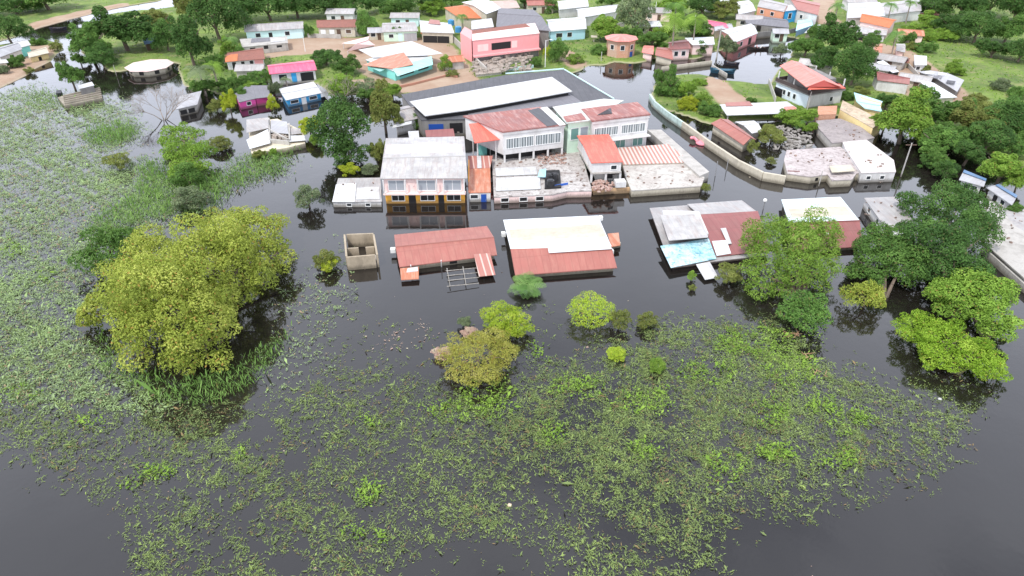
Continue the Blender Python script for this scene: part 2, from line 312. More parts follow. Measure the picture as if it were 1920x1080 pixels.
def house(name,label,cat,c,z,kind,rm,wm,zr=None,o=.35,ops=(),zb=-.9,extra=None,th=.09,rm2=None,gmat=None,ridge=None,post=False):
    """c: photo corners front-left, front-right, back-right, back-left of the eaves; z: eave height or (front, back)"""
    zf,zk=(z if isinstance(z,tuple) else (z,z))
    E=[P(c[0][0],c[0][1],zf),P(c[1][0],c[1][1],zf),P(c[2][0],c[2][1],zk),P(c[3][0],c[3][1],zk)]
    base=sum(E,Vector())/4; base.z=0
    r=thing(name,label,cat,base); m=MB(); m2=MB(); wl=MB(); I=ins(E,o); zt=-.13
    FL,FR,BR,BL=E; a,b_,c_,d_=I; up=Vector((0,0,1))
    if kind in('flat','shed'):
        m.slab(E,th)
        if not post: wl.prism(I,zb,[p.z+zt for p in I])
    elif kind=='gx' or kind=='gy':
        if kind=='gx':
            if ridge: R0,R1=P(*ridge[0],zr),P(*ridge[1],zr)
            else: R0=(FL+BL)/2; R1=(FR+BR)/2; R0.z=R1.z=zr
            m.slab([FL,FR,R1,R0],th); (m2 if rm2 else m).slab([BR,BL,R0,R1],th)
            if not post:
                r0=(a+d_)/2; r1=(b_+c_)/2; r0.z=r1.z=zr+zt
                lo=[Vector((p.x,p.y,zb)) for p in I]; hi=[p+up*zt for p in I]
                wl.puv([lo[0],lo[1],hi[1],hi[0]]); wl.puv([lo[2],lo[3],hi[3],hi[2]]); wl.puv([lo[1],lo[2],hi[2],r1,hi[1]]); wl.puv([lo[3],lo[0],hi[0],r0,hi[3]]); wl.puv([hi[0],hi[1],r1,r0]); wl.puv([hi[2],hi[3],r0,r1])
        else:
            if ridge: R0,R1=P(*ridge[0],zr),P(*ridge[1],zr)
            else: R0=(FL+FR)/2; R1=(BL+BR)/2; R0.z=R1.z=zr
            m.slab([BL,FL,R0,R1],th); (m2 if rm2 else m).slab([FR,BR,R1,R0],th)
            if not post:
                r0=(a+b_)/2; r1=(c_+d_)/2; r0.z=r1.z=zr+zt
                lo=[Vector((p.x,p.y,zb)) for p in I]; hi=[p+up*zt for p in I]
                wl.puv([lo[3],lo[0],hi[0],hi[3]]); wl.puv([lo[1],lo[2],hi[2],hi[1]]); wl.puv([lo[0],lo[1],hi[1],r0,hi[0]]); wl.puv([lo[2],lo[3],hi[3],r1,hi[2]]); wl.puv([hi[3],hi[0],r0,r1]); wl.puv([hi[1],hi[2],r1,r0])
    elif kind=='hip':
        k=.28; R0=(FL+BL)/2*(1-k)+(FR+BR)/2*k; R1=(FL+BL)/2*k+(FR+BR)/2*(1-k); R0.z=R1.z=zr
        m.slab([FL,FR,R1,R0],th); m.slab([BR,BL,R0,R1],th); m.slab([BL,FL,R0],th); m.slab([FR,BR,R1],th)
        if not post: wl.prism(I,zb,[p.z+zt for p in I])
    ro=m.obj('roof',rm,r)
    if m2.f: m2.obj('roof',rm2,r)
    if not post: wl.obj('wall',wm,r)
    else:
        for p in I:
            q=MB(); q.tube((p.x,p.y,zb),(p.x,p.y,p.z-.05),.1,.1); q.obj('post',post,r)
    if kind in('gx','gy'):
        rc=MB(); rc.tube(R0+up*.02,R1+up*.02,.10,.10,5); rc.obj('ridge_cap',gmat or rm,ro)
    seg={'f':(a,b_),'r':(b_,c_),'l':(d_,a),'b':(c_,d_)}
    for op in ops: opening(r,*seg[op[0]],*op[1:])
    if extra: extra(r,E,I)
    return r
def block(name,label,cat,pts,z,rm,wm,o=.15,par=0,ops=(),zb=-.9,th=.14,pm=None):
    """flat roofed block from any outline of photo points (counter-clockwise from above)"""
    E=[P(p[0],p[1],z) for p in pts]; ctr=sum(E,Vector())/len(E); base=Vector((ctr.x,ctr.y,0)); r=thing(name,label,cat,base)
    m=MB(); m.slab(E,th); m.obj('roof',rm,r)
    I=[]; 
    for p in E:
        d=(ctr-p); d.z=0; I.append(p+d.normalized()*o*1.3)
    w=MB(); w.prism(I,zb,[z-th-.02]*len(I)) ; w.obj('wall',wm,r)
    if par:
        q=MB(); n=len(E)
        for i in range(n):
            A,B=E[i],E[(i+1)%n]; d=(B-A).normalized(); q.seg(A+d*.1*0,B-d*.22,z+.003,z+par,.2)
        q.obj('parapet',pm or wm,r)
    for op in ops:
        i=op[0]; opening(r,I[i],I[(i+1)%len(I)],*op[1:])
    return r
def sheet(root,pts,zs,mt,name='roof_sheet',th=.05,label=None):
    if not isinstance(zs,(list,tuple)): zs=[zs]*len(pts)
    m=MB(); m.slab([P(p[0],p[1],z) for p,z in zip(pts,zs)],th); return m.obj(name,mt,root,label=label)
# ---------------------------------------------------------------- terrain, water
def inpoly(X,Y,poly):
    c=np.zeros(X.shape,bool); n=len(poly); j=n-1
    for i in range(n):
        xi,yi=poly[i]; xj,yj=poly[j]
        if yi!=yj: c^=((yi>Y)!=(yj>Y))&(X<(xj-xi)*(Y-yi)/(yj-yi)+xi)
        j=i
    return c
_ph=RNG.uniform(0,6.28,(12,2)); _an=RNG.uniform(0,6.28,12)
def lnoise(X,Y,s):
    v=np.zeros_like(X)
    for k in range(12):
        f=(1+.35*k)/s*2.2; v+=np.sin((X*math.cos(_an[k])+Y*math.sin(_an[k]))*f+_ph[k,0])*np.cos((X*math.sin(_an[k]*1.7)-Y*math.cos(_an[k]*1.3))*f*.8+_ph[k,1])/(1+.25*k)
    return v/3.2
LAND=[[(-700,-240),(-700,90),(-60,84),(20,72),(48,60),(62,52),(100,42),(170,24),(240,8),(300,0),(330,-30),(330,-240)],
 [(-500,100),(-60,92),(30,78),(75,72),(112,80),(118,92),(95,110),(58,132),(22,152),(-60,190),(-500,260)],
 [(150,95),(160,60),(200,25),(330,12),(360,-10),(600,-30),(700,-90),(1900,-90),(2600,-240),(2600,520),(1990,330),(1930,310),(1850,285),(1790,250),(1740,215),(1700,200),(1640,205),(1600,215),(1520,213),(1455,200),(1450,175),(1440,160),(1480,110),(1500,70),(1478,66),(1400,66),(1385,82),(1340,95),(1300,110),(1240,104),(1225,108),(1190,118),(1150,112),(1130,122),(1105,120),(1095,128),(1060,138),(1000,135),(900,160),(850,170),(760,180),(700,168),(640,180),(610,172),(590,150),(500,152),(470,165),(420,180),(395,165),(345,160),(335,118),(300,112),(240,128),(214,135),(180,112)],
 [(1226,200),(1222,175),(1230,152),(1255,140),(1300,135),(1360,150),(1395,152),(1440,160),(1455,178),(1500,208),(1480,225),(1400,222),(1330,232),(1290,215)]]
DIRT=[[(540,72),(600,70),(720,72),(820,72),(850,88),(880,130),(905,160),(850,170),(740,176),(640,112),(640,100),(540,104),(500,112),(500,96)],[(1330,140),(1352,146),(1362,160),(1380,175),(1410,192),(1350,200),(1330,180),(1322,160)],
 [(1520,-30),(1570,-30),(1560,30),(1600,60),(1640,115),(1700,160),(1770,200),(1740,205),(1660,150),(1610,110),(1570,60),(1530,40)],[(-500,110),(30,90),(110,85),(80,120),(22,152),(-60,190)],[(45,66),(100,48),(170,32),(240,16),(240,6),(150,22),(60,45)],[(1100,120),(1060,90),(1050,110),(1080,135)],[(640,150),(740,152),(760,176),(690,176)],[(1570,60),(1700,95),(1790,150),(1820,190),(1740,205),(1640,140)]]
def axis(lo,hi,st,far):
    a=list(np.arange(lo,hi+.01,st)); s=st
    while a[-1]<far: s*=1.35; a.append(a[-1]+s)
    s=st
    while a[0]>-far: s*=1.35; a.insert(0,a[0]-s)
    return np.array(a)
gx=axis(-190,200,1.2,2500); gy=axis(60,300,1.2,2500); GX,GY=np.meshgrid(gx,gy)
vis=GY>40; PX,PY=proj(GX,np.maximum(GY,40),np.full(GX.shape,.3)); 
msk=np.zeros(GX.shape)
for p in LAND: msk=np.maximum(msk,inpoly(PX+lnoise(GX,GY,9)*4,PY+lnoise(GX,GY,7)*1.5,p)&vis)
msk=np.maximum(msk,((GY>275)&(GX>-90))|(GY>330)|((GX>165)&(GY>120)))
drt=np.zeros(GX.shape)
for p in DIRT: drt=np.maximum(drt,inpoly(PX+lnoise(GX,GY,5)*4,PY+lnoise(GX,GY,6)*2,p)&vis)
def blur(a,n):
    for _ in range(n):
        a=(a+np.roll(a,1,0)+np.roll(a,-1,0)+np.roll(a,1,1)+np.roll(a,-1,1))/5
    return a
lm=blur(msk.astype(float),2); drt=blur(drt.astype(float),2)
HZ=-.8+1.25*np.clip(lm*1.3,0,1)+.10*lnoise(GX,GY,14)
def landz(x,y):
    i=min(max(np.searchsorted(gx,x),1),len(gx)-1); j=min(max(np.searchsorted(gy,y),1),len(gy)-1); return max(0.,float(HZ[j,i]))
me=bpy.data.meshes.new('ground'); ny,nx=GX.shape; V=np.stack([GX,GY,HZ],-1).reshape(-1,3)
ii=np.arange(ny*nx).reshape(ny,nx); Q=np.stack([ii[:-1,:-1],ii[:-1,1:],ii[1:,1:],ii[1:,:-1]],-1).reshape(-1,4)
def npmesh(me,V,Q,tint=None):
    k=Q.shape[1]
    me.vertices.add(len(V)); me.vertices.foreach_set('co',V.astype(np.float32).ravel()); me.loops.add(Q.size); me.loops.foreach_set('vertex_index',Q.astype(np.int32).ravel())
    me.polygons.add(len(Q)); me.polygons.foreach_set('loop_start',(np.arange(len(Q))*k).astype(np.int32)); me.polygons.foreach_set('loop_total',np.full(len(Q),k,np.int32))
    if tint is not None: a=me.attributes.new('tint','FLOAT','FACE'); a.data.foreach_set('value',tint.astype(np.float32))
    me.update(calc_edges=True)
npmesh(me,V,Q); a=me.attributes.new('dirt','FLOAT','POINT'); a.data.foreach_set('value',drt.ravel().astype(np.float32)); me.shade_smooth()
def gf(t,b,o):
    g=nd(t,'ShaderNodeNewGeometry'); at=nd(t,'ShaderNodeAttribute',attribute_name='dirt'); p=g.outputs['Position']
    n1=noise(t,p,.12,6,.7,.35,.65); n2=noise(t,p,1.1,5,.75,.35,.7); n3=noise(t,p,.35,5,.7,.52,.68)
    gr=mixc(t,n1,(.08,.13,.025),(.20,.28,.05)); gr=mixc(t,mth(t,'MULTIPLY',n2,.5),gr,(.05,.09,.02)); gr=mixc(t,mth(t,'MULTIPLY',n3,.45),gr,(.34,.25,.15))
    d=mixc(t,n1,(.31,.20,.135),(.40,.31,.23)); d=mixc(t,mth(t,'MULTIPLY',n2,.4),d,(.30,.19,.12))
    s=nd(t,'ShaderNodeSeparateXYZ'); t.links.new(p,s.inputs[0]); ed=nd(t,'ShaderNodeMapRange'); ed.inputs[1].default_value=.28; ed.inputs[2].default_value=.06; t.links.new(s.outputs[2],ed.inputs[0])
    f=nd(t,'ShaderNodeMapRange'); f.inputs[1].default_value=.35; f.inputs[2].default_value=.6; t.links.new(mth(t,'ADD',at.outputs['Fac'],mth(t,'MULTIPLY',n2,.15)),f.inputs[0])
    bb=mixc(t,f.outputs[0],gr,d); bb=mixc(t,mth(t,'MULTIPLY',ed.outputs[0],.6),bb,(.40,.34,.25)); t.links.new(bb,b.inputs['Base Color']); b.inputs['Roughness'].default_value=.95
me.materials.append(mat('grass_and_earth',gf)); o=bpy.data.objects.new('ground',me); COL.objects.link(o); structure(o); o['label']='grass and red earth ground of the village rising above the flood'
def wf(t,b,o):
    g=nd(t,'ShaderNodeNewGeometry'); p=g.outputs['Position']
    n=noise(t,p,.05,4,.6,.3,.7); t.links.new(mixc(t,n,(.010,.008,.007),(.016,.014,.012)),b.inputs['Base Color'])
    b.inputs["IOR"].default_value=1.72; b.inputs['Roughness'].default_value=.045
    w1=nd(t,'ShaderNodeTexNoise'); w1.inputs['Scale'].default_value=2.2; w1.inputs['Detail'].default_value=3; t.links.new(p,w1.inputs[0])
    w2=nd(t,'ShaderNodeTexNoise'); w2.inputs['Scale'].default_value=.35; w2.inputs['Detail'].default_value=2; t.links.new(p,w2.inputs[0])
    h=mth(t,'ADD',mth(t,'MULTIPLY',w1.outputs[0],.35),w2.outputs[0]); bp=nd(t,'ShaderNodeBump'); bp.inputs['Strength'].default_value=.22; bp.inputs['Distance'].default_value=.05; t.links.new(h,bp.inputs['Height']); t.links.new(bp.outputs[0],b.inputs['Normal'])
m=MB(); m.poly([(-2500,-2500,0),(2500,-2500,0),(2500,2500,0),(-2500,2500,0)]); w=m.obj('water',mat('dark_flood_water',wf)); structure(w); w['label']='dark still flood water'
# ---------------------------------------------------------------- buildings: front row
C=[(649.5,482),(707,477),(700,437.5),(645.8,439.5)]; z=1.75; E=[P(x,y,z) for x,y in C]; r=thing('roofless_hut','roofless tan concrete hut standing open in the water beside the long red-brown roof','hut',Vector(((E[0].x+E[2].x)/2,(E[0].y+E[2].y)/2,0)))
for i in range(4):
    q=MB(); A,B=E[i],E[(i+1)%4]; d=(B-A).normalized(); q.seg(A+d*.0,B-d*.24,-.9,z,.22); q.obj('wall',TANW,r)
q=MB(); A=E[0].lerp(E[3],.45); B=E[1].lerp(E[2],.45); q.seg(A.lerp(B,.05),A.lerp(B,.42),-.9,z-.25,.18); q.seg(A.lerp(B,.66),A.lerp(B,.95),-.9,z-.25,.18); q.obj('partition',TANW,r)
q=MB(); q.slab([E[0].lerp(E[3],.02)+Vector((.15,.1,-.9)),E[1].lerp(E[2],.02)+Vector((-.15,.1,-.9)),E[1].lerp(E[2],.28)+Vector((-.15,0,-.9)),E[0].lerp(E[3],.28)+Vector((.15,0,-.9))],.1); q.obj('ledge',CONC,r)
def redx(r,E,I):
    sheet(r,[(752,525),(785,523),(785,500),(750,503)],[.45,.45,.95,.95],RUST,'awning',label='rusty white porch awning')
    sheet(r,[(762,511),(784,508),(783,500),(764,503)],[.75,.8,1.0,1.0],WHITE,'roof_sheet')
    sheet(r,[(898,518.5),(929,515),(919,474.5),(888.5,476.5)],[.55,.55,1.05,1.05],RSTRP,'awning',label='red awning with pale stripes')
    g=MB()
    for a,b in (((838,503),(844,537)),((868,500),(874,535)),((836,508),(896,502)),((838,517),(897,511)),((840,526),(898,520)),((838,537),(898,531))): g.tube(P(*a,.42),P(*b,.30),.05,.05,5)
    g.obj('pergola_frame',PCONC,r)
    v=MB(); v.box(P(737,469,.75),(.6,.6,.5),.1); v.obj('water_tank',FRW,r)
    v=MB(); v.tube(P(770,497,.9)+Vector((0,0,-.9)),P(770,497,1.1),.07,.07); v.tube(P(827,488,.9)+Vector((0,0,-.9)),P(827,488,1.3),.06,.06); v.obj('vent_pipe',FRW,r)
house('flooded_house','flooded house with a long red-brown metal roof beside the roofless hut','house',[(749,501),(932,478),(913,423.5),(739,440)],(.75,.95),'gx',RED,BEIGE,zr=1.5,ridge=[(741.5,463),(926,445)],extra=redx,ops=[('f',.55,.9,.1,.4,'void')])
def whx(r,E,I):
    sheet(r,[(1029,474),(1147,466.5),(1144,458),(1027,462)],[1.83,1.92,2.05,2.05],CLEAN)
    sheet(r,[(1146,463),(1163,460),(1160,436),(1139,438)],[.75,.75,1.0,1.0],RUST,'lean_to')
    g=MB(); g.seg(P(1147,466,0),P(1163,463,0),-.9,.66,.15); g.obj('wall',CREAM,r)
    for x,y in ((944,439),(1126,409),(1146,472)):
        v=MB(); v.box(P(x,y,1.0),(.5,.5,.55),.2); v.obj('chimney',FRW,r)
house('flooded_house','flooded house whose back roof slope is clean white and front slope red-brown','house',[(966,516.5),(1157,502),(1121,404),(943.5,412)],(.65,.85),'gx',RED,CREAM,zr=1.95,ridge=[(957,466),(1146,461)],rm2=CLEAN,gmat=FRW,extra=whx)
def mixx(r,E,I):
    sheet(r,[(1310,402),(1418,396),(1391,375.5),(1288,382.5)],[1.75,1.75,1.2,1.2],GREYW)
    sheet(r,[(1344,481),(1445,470),(1421,395.5),(1310,402.5)],[.75,.75,1.8,1.8],DRED)
    sheet(r,[(1344,479.5),(1371,475),(1362,450),(1335,452)],[.86,.88,1.25,1.2],CLEAN)
    sheet(r,[(1365,457.5),(1372,456.5),(1361,427),(1351,428)],[1.22,1.22,1.6,1.6],WHITE)
    w=MB(); I=[P(1241,403,1.2),P(1257,452,1.2),P(1327,446,1.2),P(1309,404,1.2)]; w.prism(I,1.25,[1.85]*4); w.obj('wall',WWALL,r,label='white raised upper wall')
    sheet(r,[(1254,451),(1328,445),(1310,401),(1238,403)],[1.95,1.95,2.4,2.4],STAIN)
    sheet(r,[(1258,502),(1343,485),(1329,447),(1238,461)],[.8,.8,1.15,1.15],nmat('aqua_stained_slab',(.52,.60,.62),(.22,.50,.58),(.07,.20,.26),.6,1.8,.8),'terrace_roof')
    sheet(r,[(1322,524.5),(1347,520),(1331,491),(1305,495.5)],[.35,.35,.75,.75],WHITE,'awning')
house('flooded_house','flooded house with patched grey, red and aqua-stained roofs at the corner of the open water','house',[(1258,500),(1440,478),(1391,377),(1218,390)],(.6,.9),'flat',GREYW,PPINK,extra=mixx,o=.5)
house('flooded_house','flooded house with pale cyan back roof and red front slope behind the feathery green tree','house',[(1490,470),(1618,462),(1576,369),(1465,374)],(.6,.9),'gx',DRED,CREAM,zr=2.0,ridge=[(1480,419),(1612,414)],rm2=CYANW,extra=lambda r,E,I:(sheet(r,[(1545,441),(1556,440),(1552,434),(1543,435)],[1.5,1.5,1.7,1.7],WHITE)))
house('flooded_house','long flooded house with white side wall and streaked grey roof','house',[(1664,432),(1722,430),(1682,368.5),(1620,371)],(1.5,1.5),'flat',GREYW,WWALL,o=.15,ops=[('l',.25,.9,.5,.7,'win'),('l',.62,.9,.5,.7,'win')],extra=lambda r,E,I:sheet(r,[(1655,445),(1706,446),(1722,431),(1664,433)],[1.2,1.2,1.5,1.5],WHITE))
block('flooded_building','long grey concrete slab roof at the right edge behind the tall dark tree','building',[(1845,455),(1925,525),(1960,520),(1960,455),(1905,425),(1862,378),(1836,376),(1858,430)],1.3,PCONC,CONC,o=.3,par=.0)
block('flooded_building','low broken grey roof at the far right edge beside the blue striped house','building',[(1885,428),(1960,470),(1960,398),(1900,386),(1868,392)],1.0,GREYW,PCONC,o=.2)
m=MB(); m.seg(P(1838,474,0),P(1960,585,0),-.9,.9,.22); tag(m.obj('garden_wall',PCONC),'pale concrete garden wall running off the right edge below the grey slab roof','wall')
# ---------------------------------------------------------------- second row
house('flooded_annex','low white and grey roofed annex left of the yellow house, nearly submerged','building',[(622.5,378.5),(716,378),(713,333),(634,334)],(.85,1.0),'flat',STAIN,WWALL,o=.1,extra=lambda r,E,I:(sheet(r,[(623,378),(665,378),(668,343),(630,346)],[.93,.93,1.06,1.06],CLEAN),sheet(r,[(668,374),(712,373),(711,350),(669,352)],[.95,.95,1.06,1.06],WHITE)),ops=[('f',.33,.6,.15,.4,'win'),('f',.72,.6,.15,.4,'win')])
def yx(r,E,I):
    a,b=I[0],I[1]
    q=MB(); q.wallbox(a,b,.5,(b-a).length,-.9,2.45,.0,.10); q.obj('lower_wall',YORG,r,label='orange-yellow ground floor wall')
    q=MB(); q.wallbox(a,b,.5,(b-a).length+.3,1.56,.16,-.1,.75); q.obj('balcony_floor',PPINK,r)
    A=a+(b-a)*0; d=(b-a).normalized(); n=Vector((d.y,-d.x,0)); a2=a+n*.1; b2=b+n*.1
    for t,w in ((.16,1.7),(.53,1.9),(.86,1.8)): opening(r,a2,b2,t,w,.45,.78,'win',DARK)
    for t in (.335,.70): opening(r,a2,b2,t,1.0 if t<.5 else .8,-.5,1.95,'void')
    for t,w in ((.15,2.1),(.53,2.3),(.85,2.3)): opening(r,a,b,t,w,1.95,1.45,'win',GLT)
    for t in (.335,.70): opening(r,a,b,t,.95,1.72,1.8,'door',PPINK)
    for t in (.0,.27,.42,.66,.745,1.0):
        q=MB(); q.wallbox(a,b,t,.16,1.72,2.05,.55,.7); q.obj('pillar',WWALL,r)
    q=MB(); q.tube(P(879,300,3.8),P(879,360,.6),.06,.06); q.obj('drain_pipe',YORG,r)
house('two_storey_house','two-storey house with orange-yellow ground floor and weathered white roof','house',[(712.5,335),(876.5,334),(870.5,255.5),(723.5,259)],(3.9,3.9),'gx',STAIN,PPINK,zr=5.0,ridge=[(718,296.5),(873,292.5)],rm2=STAIN,o=.45,extra=yx)
house('small_house','small white-walled house with rusty orange sheet roof and blue door','house',[(878.5,361.5),(920.5,360.5),(919,315),(878,316.5)],(1.45,1.9),'shed',RUST,WWALL,o=.06,ops=[('f',.24,1.0,.55,.55,'win'),('f',.68,.75,-.5,1.65,'door',DBLUE)],extra=lambda r,E,I:(sheet(r,[(878,316),(919,314.5),(924,292),(877,292)],[1.95,1.95,2.2,2.2],RSTRP),sheet(r,[(895,315),(903,314.7),(902,292),(894,292)],[2.02,2.02,2.27,2.27],WHITE)))
r=block('shop_row','long row of flooded shops with stained pale flat roof and a tank opening','building',[(926,369),(1036,364.5),(1064,358),(1110,357),(1086,272),(1010,279),(922,290)],1.05,nmat('stained_pale_slab',(.50,.48,.46),(.32,.28,.26),(.14,.11,.1),.5,1.7,.85),PPINK,o=.05,par=0,ops=[(0,.18,1.0,.2,.55,'win',DARK),(0,.50,1.0,.2,.55,'win',DARK),(0,.78,1.0,.2,.55,'win',DARK)])
sheet(r,[(930,358),(1014,354),(1012,330),(930,334)],[1.2,1.2,1.35,1.35],WHITE); sheet(r,[(930,330),(1008,327),(1004,312),(928,315)],[1.2,1.2,1.35,1.35],WHITE)
m=MB(); m.seg(P(1037,364,0),P(1064,358.5,0),-.8,1.35,.12); m.obj('tarpaulin',plain('blue_tarpaulin',(.02,.10,.42),.4),r)
m=MB(); m.seg(P(1065,366,0),P(1112,363,0),-.8,.8,.2); m.seg(P(1112,365,0),P(1184,361,0),-.8,.85,.2); m.obj('front_wall',plaster('orange_beige_wall',(.62,.40,.22),(.35,.28,.2),.6),r)
q=MB(); q.prism([P(1021,356,1),P(1052,354,1),P(1049,322,1),P(1022,323,1)],1.06,[1.32]*4); q.obj('roof_hatch',DARK,r)
for x,y in ((1030,337),(1040,336),(1032,348)):
    q=MB(); c=P(x,y,1.3); q.tube(c,c+Vector((0,0,.85)),.62,.55,10); q.tube(c+Vector((0,0,.85)),c+Vector((0,0,.95)),.35,.3,10); tag(q.obj('water_tank',plain('black_plastic',(.02,.02,.022),.35)),{30:'black water tank nearest the blue cloth on the shop row roof',40:'black water tank at the right of the roof opening of the shop row',32:'black water tank nearest the blue tarpaulin wall'}[x-1000],'water tank','black tanks on the shop row roof')
q=MB(); q.slab([P(1008,331,1.5),P(1023,332,1.6),P(1024,316,1.7),P(1012,318,1.9)],.05); tag(q.obj('cloth',plain('light_blue_cloth',(.35,.62,.75),.8)),'light blue cloth lying beside the black water tanks','cloth')
q=MB()
for k in range(60):
    c=P(random.uniform(1112,1150),random.uniform(341,360),1.1); q.box((c.x,c.y,c.z+random.uniform(0,.35)),(random.uniform(.2,.7),random.uniform(.2,.6),random.uniform(.05,.3)),random.uniform(0,3))
structure(tag(q.obj('rubble',nmat('red_rubble',(.26,.12,.08),(.6,.5,.45),(.2,.1,.08),2.5,5,.5)),'heap of red-brown rubble under the red roofed tower','rubble'),'stuff')
q=MB(); c=P(1162,348,1.1); q.box((c.x,c.y,1.5),(1.5,1.3,.8),.1); tag(q.obj('cistern',WWALL),'small white box cistern right of the rubble heap','cistern')
# debris scattered on the roofs
for nm,lab,box_,zz,n,mt in (('debris','scattered broken tiles on the shop row roof','x',1.1,90,'red_rubble'),):
    q=MB()
    for k in range(n):
        c=P(random.uniform(1010,1060),random.uniform(286,308),zz); q.box((c.x,c.y,c.z+.05),(random.uniform(.15,.5),random.uniform(.15,.5),.1),random.uniform(0,3))
    structure(tag(q.obj(nm,MC[mt]),lab,'debris'),'stuff')
# red roofed tower
E=[P(1109,305.5,4.1),P(1168.5,303,4.1),P(1141.5,251.5,4.3),P(1081.5,254,4.3)]; r=thing('tower_room','upper room with bright red roof and white walls above the shops','building',Vector((E[0].x+3,E[0].y+3,0)))
m=MB(); A=E[0].lerp(E[3],.62); B=E[1].lerp(E[2],.62); A.z+=.35; B.z+=.35; m.slab([E[0],E[1],B,A],.1); m.slab([A-Vector((0,0,.12)),B-Vector((0,0,.12)),E[2],E[3]],.1); m.obj('roof',BRED,r)
I=ins(E,.2); w=MB(); w.prism(I,2.55,[3.95,3.95,4.1,4.1]); w.obj('wall',WWALL,r)
w=MB(); w.prism(ins(E,.1),2.3,[2.55]*4); w.obj('floor_slab',CONC,r)
w=MB(); w.prism(ins(E,1.1),.9,[2.3]*4); w.obj('lower_wall',PCONC,r)
for i,t in ((0,0),(0,1),(0,.5)):
    p=I[0].lerp(I[1],t); q=MB(); q.box((p.x,p.y+.15,1.6),(.3,.3,1.4)); q.obj('pillar',WWALL,r)
opening(r,I[0],I[1],.75,.8,2.9,.6,'win'); opening(r,ins(E,1.1)[0],ins(E,1.1)[1],.75,1.2,1.1,1.1,'void')
house('flooded_hall','low hall with red and white striped sheet roof beside the red roofed tower','building',[(1168,308),(1296,304),(1253,270),(1158,277)],(1.3,1.6),'shed',STRP,CREAM,o=.1)
block('flooded_hall','low hall with plain dirty-white front roof ending at the round bush','building',[(1184,357),(1315,348.5),(1321,333),(1290,305),(1168,309),(1172,330)],1.05,nmat('dirty_white_slab',(.52,.50,.46),(.38,.34,.31),(.2,.17,.15),.3,1.5,.65),CREAM,o=.06)
m=MB(); a=[(1214,243),(1240,243),(1330,322),(1312,330)]; m.prism([P(x,y,1.4) for x,y in a[::-1]][::-1],-.9,[1.4]*4); tag(m.obj('quay_wall',PCONC),'broad pale concrete wall top running from the school to the bush corner','wall')
# school
def schA(r,E,I):
    a,b=I[0],I[1]
    for t,w in ((.27,4.3),(.74,4.1)): opening(r,a,b,t,w,3.3,1.5,'bigwin',LOUV)
    q=MB(); q.wallbox(a,b,.5,(b-a).length+.2,5.55,.5,.0,.12); q.obj('fascia',WWALL,r)
    q=MB(); q.prism(ins(E,1.6),-.5,[2.3]*4); q.obj('ground_floor',DARK,r,label='ground floor block with its shade coloured in')  # near-black block stands in for the shade under the raised storey
    for t in (.02,.27,.5,.74,.98):
        p=a.lerp(b,t); q=MB(); q.box((p.x,p.y+.2,1.1),(.3,.3,2.7)); q.obj('pillar',WWALL,r)
E=[P(943,247,6.1),P(1061,233,6.1),P(1014,200,6.1),P(868,217,6.1)]
r=house('school_wing','left school wing with patchy red roof, white fascia and louvred windows','school',[(943,247),(1061,233),(1014,200),(868,217)],(6.1,6.1),'flat',REDMEM,WWALL,o=.2,zb=2.35,th=.2,extra=schA)
sheet(r,[(1026,237),(1053,232),(1010,202),(990,207)],6.14,DARKM,'roof_patch',.03); sheet(r,[(1049,235),(1061,233),(1026,200),(1013,202)],6.22,WWALL,'roof_kerb',.1)
r=house('covered_stair','bright red sloping roof over the stair left of the school wing','building',[(890,268),(937,261.5),(923,227),(879,232)],(4.6,5.9),'shed',BRED,WWALL,o=.5,post=WWALL,zb=-.5); m=MB(); m.prism([P(899,296,0),P(926,292,0),P(923,284,0),P(897,287,0)],-.6,[2.3]*4); m.obj('stair_box',TURQW,r)
def schB(r,E,I):
    a,b=I[0],I[1]
    for t,w in ((.25,3.9),(.74,4.1)): opening(r,a,b,t,w,3.6,1.3,'bigwin',LOUV)
    q=MB(); q.wallbox(a,b,.5,(b-a).length+.2,5.7,.5,.0,.12); q.obj('fascia',WWALL,r)
    q=MB(); q.wallbox(a,b,.5,(b-a).length+.4,2.9,.12,.0,1.0); q.obj('canopy',WWALL,r)
    for t in (.52,.84): opening(r,a,b,t,1.7,1.3,1.2,'win',TGL)
r=house('school_wing','right school wing with torn green and red roof membrane and teal lower windows','school',[(1110,226.5),(1220,214),(1195,191),(1090,204)],(6.3,6.3),'flat',REDMEM,WWALL,o=.2,th=.2,extra=schB)
r2=block('school_link','recessed school link between the wings under the torn green membrane','school',[(1062,231),(1109,225),(1170,188),(1132,185),(1036,200)],6.2,GRNMEM,MINT,o=.5,ops=[(0,.3,1.3,3.2,1.8,'win',TGL),(0,.72,1.3,3.2,1.8,'win',GLT)])
sheet(r2,[(1062,229),(1100,224),(1090,212),(1056,218)],6.26,REDMEM,'roof_patch',.03)
m=MB(); m.puv([P(1119,216,6.35),P(1148,213,6.35),P(1139,205,7.1)]); m.puv([P(1148,213,6.35),P(1145,202,6.35),P(1139,205,7.1)]); m.puv([P(1145,202,6.35),P(1119,216,6.35),P(1139,205,7.1)]); tag(m.obj('torn_sheet',DARKM),'lifted dark torn sheet on the right school roof','roofing')
